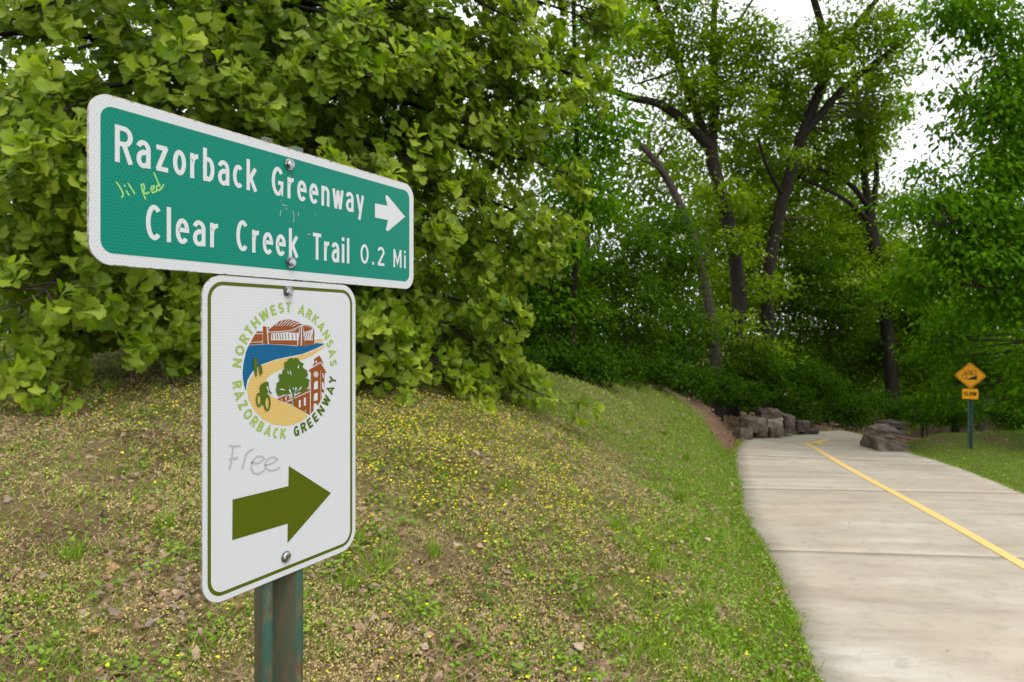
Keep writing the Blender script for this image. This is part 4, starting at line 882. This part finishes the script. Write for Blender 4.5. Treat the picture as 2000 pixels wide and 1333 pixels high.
tree('oak_tree', 'oak behind the spreading oak, its trunk dark among the leaves', [([(565, 760, 10.8), (562, 600, 10.8), (558, 420, 10.8), (560, 250, 10.8), (556, 40, 10.8), (550, -120, 10.8)], .19, .07), ([(560, 300, 10.8), (660, 240, 10.4), (780, 190, 10.2)], .07, .02), ([(560, 250, 10.8), (450, 190, 10.5), (330, 150, 10.3)], .07, .02), ([(558, 150, 10.8), (650, 60, 10.6), (740, 0, 10.5)], .06, .02)],
    [(560, 60, 130, 11, .7, .5), (760, 120, 110, 10.8, .7, .5), (350, 120, 120, 10.9, .7, .5), (820, 320, 110, 11, .7, .6), (180, 300, 150, 11, .8, .6), (640, 420, 130, 11.2, .8, .6), (360, 480, 150, 11.2, .8, .7), (100, 560, 130, 11, .8, .8), (800, 540, 110, 11, .8, .8), (560, -150, 260, 11, .6, .7), (180, 30, 120, 11, .7, .5), (-60, 250, 150, 10.5, .9, .8), (-60, 520, 150, 10.5, .9, .9), (20, 640, 110, 9.6, .8, 1.0), (-120, 660, 130, 9.4, .8, 1.0), (180, 650, 90, 10, .8, .9)], .14, OT, OT2, 'oak trees on the bank', 1.9, .2)

# saplings and shrubs at the wood's edge
for k, (x, yb, d, sps, lab) in enumerate([
    (1215, 770, 13.2, [(1190, 540, 70), (1250, 480, 60), (1160, 620, 60), (1225, 660, 70), (1260, 590, 55), (1140, 540, 55)], 'slender sapling with a pale forked stem at the wood edge'),
    (1090, 760, 11.8, [(1080, 650, 55), (1120, 600, 60), (1060, 700, 50), (1100, 560, 50)], 'dark leafy sapling just past the oak bough tip'),
    (1300, 785, 14.2, [(1300, 560, 70), (1340, 640, 60), (1280, 680, 55), (1330, 500, 55), (1300, 440, 60)], 'young understorey tree left of the leaning trunk'),
    (1560, 830, 19.5, [(1560, 600, 75), (1620, 660, 65), (1540, 700, 60), (1580, 520, 60), (1660, 600, 60)], 'understorey tree behind the stacked rocks'),
    (1660, 830, 21.0, [(1650, 740, 60), (1700, 690, 60), (1620, 760, 50), (1680, 800, 40)], 'shaded sapling beyond the bend of the trail'),
    (1800, 845, 20.0, [(1800, 700, 65), (1840, 630, 70), (1780, 620, 60), (1820, 770, 55)], 'shaded young tree behind the lawn corner'),
    (1000, 745, 12.5, [(960, 690, 60), (1010, 640, 55), (930, 640, 60), (880, 690, 50), (1030, 560, 60)], 'dark understorey tree behind the low oak bough'),
    (1460, 800, 16.2, [(1470, 690, 45), (1400, 715, 45), (1480, 740, 45), (1375, 660, 36)], 'leafy sapling in front of the tall forked oak')]):
    sm = .028
    tree('sapling', lab, [([(x, yb+25, d), (x+6, (yb+sps[0][1])/2, d), (sps[0][0], sps[0][1], d), (sps[0][0]+8, sps[0][1]-70, d)], sm*1.3, .012)]+[([(x+4, (yb*1.6+sy*.4)/2, d), ((x+sx)/2, (yb+sy)/2, d-.1), (sx, sy, d-.2)], .018, .006) for sx, sy, r in sps[1:3]],
         [(sx, sy, r, d+rnd(-.4, .4), .7) for sx, sy, r in sps], .10, UT, UT2, 'saplings at the wood edge', 1.35, .3, M_BARKG if k == 0 else None)
shr = [(1075, 735, 11.0, 42), (1150, 725, 11.4, 45), (1215, 735, 12.4, 45), (1290, 740, 12.9, 45), (1350, 765, 13.7, 42), (1400, 770, 14.6, 40), (1445, 785, 15.4, 36), (1550, 795, 16.8, 38), (1600, 770, 17.2, 42), (1650, 790, 17.6, 40), (1705, 785, 18.2, 42), (1755, 800, 18.6, 36), (1810, 800, 18.2, 40), (1870, 810, 17.6, 38), (1950, 815, 17.4, 40), (2010, 810, 17, 45), (1110, 690, 12.2, 50), (1330, 710, 14, 48), (1560, 735, 18, 45), (1480, 760, 16.6, 40), (700, 735, 8.2, 40), (780, 745, 8.6, 36), (150, 740, 8.6, 50), (300, 745, 8.8, 45), (1030, 740, 9.9, 34), (1800, 815, 16.6, 34), (1860, 815, 16.9, 34)]
SHL = ['low shrub just past the tip of the lowest oak bough', 'low shrub below the hickory stem', 'low shrub at the foot of the pale forked sapling', 'low shrub at the foot of the young understorey tree', 'low shrub left of the foot of the leaning trunk',
       'low shrub at the foot of the leaning trunk', 'low shrub just above the squat rounded boulder', 'low shrub directly behind the dark angular boulder', 'leafy shrub above the low flat dark rock', 'shrub on the leafy bank facing the end of the yellow line',
       'shrub on the leafy bank left of the slab rock', 'shrub at the base of the forked oak trunk', 'shrub behind the layered ledge rock', 'shrub behind the lawn left of the warning sign post', 'shrub behind the lawn right of the warning sign post', 'shrub under the hanging ash branches at the lawn edge',
       'taller shrub behind the hickory stem', 'taller shrub between the young understorey tree and the leaning trunk', 'taller shrub behind the tall upright boulder', 'shrub between the two tall oak trunks', 'dark shrub under the oak right beside the emblem panel', 'dark shrub under the low oak bough above the flower patch',
       'shrub under the oak beside the tall grass blades', 'shrub in the shade at the foot of the spreading oak', 'small shrub behind the lowest oak bough tip', 'low shrub at the back of the lawn beside the slab rock', 'low shrub at the back of the lawn nearest the warning sign post']
for k, (x, y, d, r) in enumerate(shr):
    gd = gz((x-1000)/FPX*d, d); y = min(y, HZ-(gd-CAMH)/d*FPX-r*.75)
    q_ = random.uniform(.6, 1.3); r = r*q_; y = y-random.uniform(-6, 26)*(x > 1050); lab = SHL[k]; grp = 'shrubs under the oak' if x < 1050 else ('shrubs at the wood edge' if x < 1460 else 'shrubs in the shade behind the trail')
    tree('shrub', lab, [([(x, y+r+10, d), (x+2, y+r*.3, d), (x-4, y-r*.5, d)], .012, .004), ([(x+3, y+r, d), (x+r*.4, y, d)], .009, .003), ([(x-2, y+r, d), (x-r*.4, y+4, d)], .009, .003)],
         [(x, y, r, d, .8), (x+r*.6, y+r*.3, r*.7, d-.1, .8), (x-r*.6, y+r*.3, r*.7, d+.1, .8)], .085, UT, (.06, .14, .003), grp, .95, .3, None, 's', 'shrub', .34, 12, .5)
# the far wood: one mass
mb = MB(); POS, DIR, UPS, SZ, CL = [], [], [], [], []
nc = 11500; xs = rnd(-14, 34, nc); ys = 27+rnd(0, 1, nc)**1.3*16; tp_ = np.where((xs/ys > .54) & (xs/ys < .68), 11., 17.); zs = -2.2+rnd(0, 1, nc)**1.25*tp_*(.78+.22*fbm2(xs, ys, 3))
cen = np.c_[xs, ys, zs]; nl = 12
off = RNG.normal(size=(nc, nl, 3))*np.array([.55, .55, .25]); pos = (cen[:, None]+off).reshape(-1, 3); d_ = RNG.normal(size=(len(pos), 3))+np.array([0, 0, -.4]); u_ = np.array([0, 0, 1.])+RNG.normal(size=(len(pos), 3))*.4
kf = np.repeat(rnd(0, 1, nc), nl)[:, None]*.7+rnd(0, .3, len(pos))[:, None]
scatter(mb, RLV, RLF, pos, rot_from(d_, u_), rnd(.22, .38, len(pos)), np.array([.03, .08, .001])*(1-kf)+np.array([.11, .20, .004])*kf)
far = link('distant_woods', mb.mesh('distant_woods'), M_LEAFB); tag(far, 'dense green woodland far behind the trail', 'woods', kind='stuff')
for k in range(16):
    x = -10+k*2.5+rnd(-.8, .8); y = 25+rnd(0, 8); g = gz(x, y); h = rnd(5, 7.5); r = rnd(.09, .2)
    c = catmull([(x, y, g-.3), (x+rnd(-.3, .3), y, g+h*.4), (x+rnd(-.7, .7), y, g+h)], 6); V, Q = tube(c-np.array([x, y, g]), np.linspace(r, r*.4, len(c)), 8)
    o = link('tree_trunk', np_mesh('tree_trunk', V, Q, smooth=True), M_BARK); o.location = (x, y, g); tag(o, 'dark trunk standing in the far woodland', 'tree', 'trunks in the far woodland')


# ------------------------------------------------------------------ ground cover
def spots(n, r0, r1, a0=-44, a1=44):
    r = np.exp(rnd(math.log(r0), math.log(r1), n)); a = np.radians(rnd(a0, a1, n)); X = r*np.sin(a); Y = r*np.cos(a)
    sd_ = path_sd(X, Y); k = sd_ > -.02; X, Y, sd_ = X[k], Y[k], sd_[k]; lu, li, un, lf = zones(X, Y, sd_)
    return X, Y, sd_, lu, li, un, lf, ground(X, Y, sd_)
BLV = np.array([(-.5, 0, 0), (.5, 0, 0), (.38, .55, .06), (-.38, .55, .06), (0, 1, .22)], np.float32); BLF = [np.array([(0, 1, 2, 3)]), np.array([(3, 2, 4)])]
def blades(mb, X, Y, Z, h, w, lean, col):
    n_ = len(X); d = np.c_[RNG.normal(size=(n_, 2))*lean, np.ones(n_)]; u = np.c_[RNG.normal(size=(n_, 2)), np.zeros(n_)]
    scatter(mb, BLV, BLF, np.c_[X, Y, Z], rot_from(d, u), np.c_[w, h, h], col)
def tint(n, *cs):
    k = RNG.dirichlet(np.ones(len(cs))*.6, n); return (k@np.array(cs))*rnd(.75, 1.25, n)[:, None]
# green blades: verge, ridge and lawn, thinning out over the bank
X, Y, S_, lu, li, un, lf, Z = spots(280000, 1.9, 19)
cl = np.clip(.5+.8*fbm2(X, Y, .28, 4.2)+.35*fbm2(X, Y, 1.3, 1.1), 0, 1)
p = np.clip(lu*1.0+(1-lu)*(1-li)*cl*.7, 0, 1); k = rnd(0, 1, len(X)) < p; X, Y, S_, lu, Z, lf = X[k], Y[k], S_[k], lu[k], Z[k], lf[k]
hh = rnd(.022, .06, len(X))*np.where(lf, .75+.5*lu, .75)*(.8+.5*np.clip(fbm2(X, Y, .5, 9), 0, 1)); ww = rnd(.0025, .005, len(X))*(1+Y/9)
mb = MB(); c = tint(len(X), (.20, .35, .010), (.12, .24, .008), (.32, .38, .035)); blades(mb, X, Y, Z, hh, ww, .45, c)
ed = rnd(0, 1, 9000); i_ = np.clip((ed*(len(LC)-1)).astype(int), 0, len(LC)-2); fr_ = ed*(len(LC)-1)-i_
for C_, sg in ((LC, -1), (RC, 1)):
    e = C_[i_]*(1-fr_)[:, None]+C_[i_+1]*fr_[:, None]; tn = C_[i_+1]-C_[i_]; tn /= np.linalg.norm(tn, axis=1)[:, None]; nr_ = np.c_[tn[:, 1], -tn[:, 0]]*sg
    gap = fbm2(e[:, 0], e[:, 1], .35, 2.9); e = e+nr_*(rnd(-.035, .06, len(e))-.02*gap)[:, None]; ok = (e[:, 1] > 1.5) & (rnd(0, 1, len(e)) < .55+.4*gap)
    e = e[ok]; blades(mb, e[:, 0], e[:, 1], zp(e[:, 1], e[:, 0])-.012, rnd(.025, .075, len(e)), rnd(.003, .005, len(e))*(1+e[:, 1]/9), .7, tint(len(e), (.20, .35, .010), (.12, .24, .008), (.30, .34, .05)))
tag(link('grass', mb.mesh('grass'), M_GRASS), 'short green grass along the trail and on the lawn', 'grass', kind='stuff')
# dry straw lying and leaning on the bank
X, Y, S_, lu, li, un, lf, Z = spots(110000, 1.8, 12)
k = lf & (rnd(0, 1, len(X)) < (1-lu*.85)*(1-li)*(1-un*.6)); X, Y, Z = X[k], Y[k], Z[k]
mb = MB(); blades(mb, X, Y, Z, rnd(.03, .09, len(X)), rnd(.0014, .003, len(X))*(1+Y/9), 1.5, tint(len(X), (.60, .45, .19), (.44, .32, .15), (.46, .38, .26), (.26, .18, .09)))
tag(link('dry_grass', mb.mesh('dry_grass'), M_DRY), 'dry tan straw and dead stems over the bank', 'dry grass', kind='stuff')
# tan seed heads in drifts
X, Y, S_, lu, li, un, lf, Z = spots(230000, 1.8, 11)
dr = np.clip(.40+1.1*fbm2(X, Y, .45, 2.2)+.6*fbm2(X, Y, .14, 5.0), 0, 1)
k = lf & (rnd(0, 1, len(X)) < .72*dr*(1-lu*.8)*(1-li)*(1-un)); X, Y, Z = X[k], Y[k], Z[k]; n_ = len(X)
OCV = np.array([(-.5, 0, 0), (0, .5, .1), (.5, 0, 0), (0, -.5, .1), (0, 0, .7)], np.float32); OCF = [np.array([(0, 3, 4), (2, 1, 4)])]
mb = MB(); scatter(mb, OCV, OCF, np.c_[X, Y, Z+rnd(.01, .07, n_)], rot_from(unit(n_), unit(n_)), rnd(.005, .011, n_)*(1+Y/10), tint(n_, (.68, .53, .21), (.56, .42, .15), (.62, .54, .26)))
tag(link('seed_heads', mb.mesh('seed_heads'), M_DRY), 'tiny tan seed heads in drifts over the bank', 'seed heads', kind='stuff')
# small broad leaves of clover and weeds
X, Y, S_, lu, li, un, lf, Z = spots(110000, 1.8, 14)
cl = np.clip(.40+.9*fbm2(X, Y, .45, 6.6)+.5*fbm2(X, Y, .15, 1.5), 0, 1)
k = (rnd(0, 1, len(X)) < np.clip(np.where(lf, cl*(1-li)+un*.9+lu*.3, lu*.25), 0, 1)); X, Y, Z = X[k], Y[k], Z[k]; n_ = len(X)
mb = MB(); dd = np.c_[RNG.normal(size=(n_, 2)), rnd(-.1, .8, n_)]; uu = np.c_[RNG.normal(size=(n_, 2))*.4, np.ones(n_)]
scatter(mb, RLV*np.array([1.5, 1, 1], np.float32), RLF, np.c_[X, Y, Z+rnd(.004, .04, n_)], rot_from(dd, uu), rnd(.010, .026, n_)*(1+Y/12), tint(n_, (.17, .33, .010), (.24, .36, .02), (.11, .23, .010)))
tag(link('clover', mb.mesh('clover'), M_GRASS), 'low clover and small weeds among the dry grass', 'clover', kind='stuff')
# yellow flowers: a dense patch on the bank, a band under the oak, strays elsewhere
def gpatch(px, py): v = gpx(px, py); return v.x, v.y
FC = [(*gpatch(800, 850), 1.5, 1.3, 1.0), (*gpatch(900, 800), 1.2, 1.2, .9), (*gpatch(720, 800), .9, 1.0, .9), (*gpatch(880, 930), 1.0, .6, .7), (*gpatch(150, 775), 2.2, .5, .7), (*gpatch(330, 800), .9, .6, .45)]
X, Y, S_, lu, li, un, lf, Z = spots(60000, 1.9, 11)
w = np.zeros(len(X))
for fx, fy, ra, rb, wt in FC: w = np.maximum(w, wt*np.clip(1.25-np.hypot((X-fx)/ra, (Y-fy)/rb)+.45*fbm2(X, Y, .3, 3.3), 0, 1))
k = lf & (rnd(0, 1, len(X)) < np.clip(w*.8+.014*(1-li), 0, 1)); X, Y, Z = X[k], Y[k], Z[k]; n_ = len(X)
a6 = np.arange(6)/6*2*np.pi; FLV = np.r_[np.c_[np.cos(a6)*.5, np.sin(a6)*.5, np.full(6, .1)], [[0, 0, 0]], np.c_[np.cos(a6)*.3, np.sin(a6)*.3, np.full(6, .22)]].astype(np.float32)
FLF = [np.array([(6, i, (i+1) % 6) for i in range(6)]), np.array([(i, (i+1) % 6, 7+(i+1) % 6, 7+i) for i in range(6)]), ]
mb = MB(); hz_ = rnd(.03, .085, n_); uu = np.c_[RNG.normal(size=(n_, 2))*.35-np.array([0, .25]), np.ones(n_)]
scatter(mb, FLV, FLF, np.c_[X, Y, Z+hz_], rot_from(np.c_[RNG.normal(size=(n_, 2)), np.zeros(n_)], uu), rnd(.008, .0145, n_)*(1+Y/25), tint(n_, (.86, .78, .03), (.82, .68, .02)))
tag(link('yellow_flowers', mb.mesh('yellow_flowers'), M_PETAL), 'tiny bright yellow flowers in patches over the bank', 'flowers', kind='stuff')
mb = MB(); blades(mb, X, Y, Z, hz_, rnd(.002, .003, n_), .05, tint(n_, (.12, .19, .02), (.2, .22, .04)))
X2 = np.repeat(X, 4)+RNG.normal(size=n_*4)*.03; Y2 = np.repeat(Y, 4)+RNG.normal(size=n_*4)*.03; blades(mb, X2, Y2, np.repeat(Z, 4), rnd(.02, .06, n_*4), rnd(.002, .004, n_*4), .5, tint(n_*4, (.15, .2, .015), (.09, .15, .012)))
tag(link('flower_stems', mb.mesh('flower_stems'), M_GRASS), 'fine green stems under the yellow flowers', 'plants', kind='stuff')
# leaf litter: small curled brown flakes
LV = np.array([(-.22, 0, .05), (.2, .05, .0), (.3, .5, .14), (-.3, .55, .16), (.05, 1, -.02)], np.float32); LF_ = [np.array([(0, 1, 2, 3)]), np.array([(3, 2, 4)])]
X, Y, S_, lu, li, un, lf, Z = spots(90000, 1.8, 22)
cl = np.clip(.05+.9*fbm2(X, Y, .7, 7.7), 0, 1)+.9*np.clip(1-np.hypot((X-1.2)/.9, (Y-6.6)/2.6), 0, 1)*lf
k = rnd(0, 1, len(X)) < np.clip(np.where(lf, .5*cl*(1-lu*.6)+.05, .01)+li*.95, 0, 1); X, Y, Z = X[k], Y[k], Z[k]; n_ = len(X)
mb = MB(); dd = np.c_[RNG.normal(size=(n_, 2)), rnd(-.3, .5, n_)]; uu = np.c_[RNG.normal(size=(n_, 2))*.5, np.ones(n_)]
scatter(mb, LV, LF_, np.c_[X, Y, Z+rnd(.004, .02, n_)], rot_from(dd, uu), rnd(.018, .045, n_)*(1+Y/16), tint(n_, (.30, .17, .10), (.20, .115, .07), (.42, .30, .20), (.26, .21, .17)))
tag(link('leaf_litter', mb.mesh('leaf_litter'), M_DRY), 'small brown dead leaf fragments strewn over the bank and wood floor', 'leaf litter', kind='stuff')
# bigger fallen leaves one can pick out
fm = []
for c in [(.42, .27, .15), (.30, .17, .10), (.46, .36, .27), (.36, .20, .12), (.25, .19, .16)]:
    V = OLV.copy(); V[:, 2] = .5*V[:, 0]**2+.25*np.sin(V[:, 1]*4)+.12*V[:, 0]; me = np_mesh('fallen_leaf', V, OLF, OLC*np.array(c)); me.materials.append(M_DRY); fm.append((me, c))
LABS = ['tan curled dead leaf lying on the bank', 'brown dead leaf lying on the bank', 'pale papery dead leaf lying on the bank', 'reddish brown dead leaf lying on the bank', 'grey dead leaf lying on the bank']
def fallen(x, y, k, sz):
    o = bpy.data.objects.new('fallen_leaf', fm[k][0]); COL.objects.link(o)
    o.location = (x, y, gz(x, y)+.012); o.rotation_euler = (rnd(-.4, .4), rnd(-.4, .4), rnd(0, 6.28)); o.scale = (sz, sz, sz)
    tag(o, LABS[k], 'leaf', 'dead leaves on the bank')
for px, py, k in [(85, 1210, 2), (120, 1140, 3), (170, 1245, 3), (320, 1095, 2), (345, 1055, 0), (370, 1030, 2), (355, 1160, 2), (480, 1155, 3), (640, 1180, 0), (700, 985, 0), (722, 980, 2), (760, 882, 0), (885, 1280, 3), (820, 1000, 2), (905, 1075, 2), (1000, 1100, 2), (1060, 1260, 3), (1110, 1270, 2), (1310, 1135, 0), (830, 1230, 0), (860, 1253, 4), (1225, 1110, 2), (1190, 965, 0), (1240, 960, 1), (1370, 1060, 2)]:
    v = gpx(px, py); fallen(v.x, v.y, k, rnd(.055, .085))
for k in range(75):
    px, py = rnd(0, 1400), 850+480*rnd(0, 1)
    v = gpx(px, py)
    if v.x < np.interp(v.y, LC[:, 1], LC[:, 0])-.15: fallen(v.x, v.y, int(RNG.integers(0, 5)), rnd(.035, .07))
# grass tufts and the taller plants that stand out
def tuft(px, py, h, nb, spread, label, col=((.16, .29, .012), (.24, .33, .03))):
    v = gpx(px, py); root = np.array(v); mb = MB(); n_ = nb
    d = np.c_[RNG.normal(size=(n_, 2))*spread, np.ones(n_)]; u = np.c_[RNG.normal(size=(n_, 2)), np.zeros(n_)]
    scatter(mb, BLV, BLF, np.c_[RNG.normal(size=(n_, 2))*.02, np.full(n_, -.005)], rot_from(d, u), np.c_[rnd(.004, .008, n_), rnd(.5, 1, n_)*h, rnd(.5, 1.4, n_)*h], tint(n_, *col))
    o = link('grass_tuft', mb.mesh('grass_tuft'), M_GRASS); o.location = v; tag(o, label, 'grass tuft', 'green grass tufts on the bank')
for px, py, h, nb, sp in [(740, 1125, .26, 34, .75), (685, 1155, .12, 50, .3), (850, 1085, .14, 50, .25), (165, 765, .3, 16, .6), (110, 765, .22, 14, .5), (215, 768, .2, 20, .5), (325, 1030, .14, 40, .4), (1330, 985, .28, 70, .28), (1200, 1040, .16, 50, .35), (1215, 1075, .16, 45, .4), (1340, 900, .18, 60, .3), (985, 960, .14, 40, .35), (1145, 1185, .12, 40, .5), (1280, 1120, .2, 60, .35), (1380, 1200, .16, 60, .45), (1440, 1250, .14, 60, .5), (75, 1190, .12, 35, .5), (150, 1095, .16, 40, .4), (700, 1060, .1, 40, .4), (1010, 1130, .11, 40, .4), (1300, 850, .15, 50, .35), (530, 1290, .1, 40, .5), (650, 1290, .1, 40, .5)]:
    tuft(px, py, h, nb, sp, 'tall arching grass clump on the dry bank' if h > .24 else 'small green grass tuft among the dry seed heads')
v = gpx(948, 1195); wr = empty('leafy_weed', v); tag(wr, 'tall single-stemmed weed with narrow drooping leaves on the dry bank', 'plant')
sc_ = catmull([(0, 0, -.02), (.004, 0, .1), (.012, .0, .22), (.03, .01, .33)], 6); V, Q = tube(sc_, np.linspace(.0045, .0018, len(sc_)), 6); link('stem', np_mesh('stem', V, Q, np.full((len(V), 3), (.16, .22, .05)), smooth=True), M_GRASS, wr)
lm = np_mesh('leaf', NLV, NLF, np.full((len(NLV), 3), (.08, .17, .02))); lm.materials.append(M_GRASS); lm2 = np_mesh('leaf', NLV, NLF, np.full((len(NLV), 3), (.22, .28, .05))); lm2.materials.append(M_GRASS)
for k in range(18):
    f = .12+.86*k/17; i = int(f*(len(sc_)-1)); az = k*2.4; el = .2+.9*f if f > .5 else rnd(-.1, .4)
    o = bpy.data.objects.new('leaf', lm2 if f > .72 else lm); COL.objects.link(o); o.parent = wr; o.location = sc_[i]; o.rotation_euler = (el, 0, az); s_ = (.105-.05*f); o.scale = (s_, s_, s_)
# crumbs of leaf and bark on the concrete
for k in range(26):
    s0 = rnd(7, 18); w0 = rnd(.03, .97)**1.0; q2 = strip_pts(np.array([s0]), np.array([w0]))[0]
    o = bpy.data.objects.new('fallen_leaf', fm[int(RNG.integers(0, 5))][0]); COL.objects.link(o); sz = rnd(.015, .035); o.scale = (sz*.6, sz, sz); o.location = (q2[0], q2[1], zp(q2[1])+.008); o.rotation_euler = (0, 0, rnd(0, 6.28))
    tag(o, 'tiny dry leaf scrap lying on the pale concrete trail', 'leaf', 'leaf scraps on the trail')
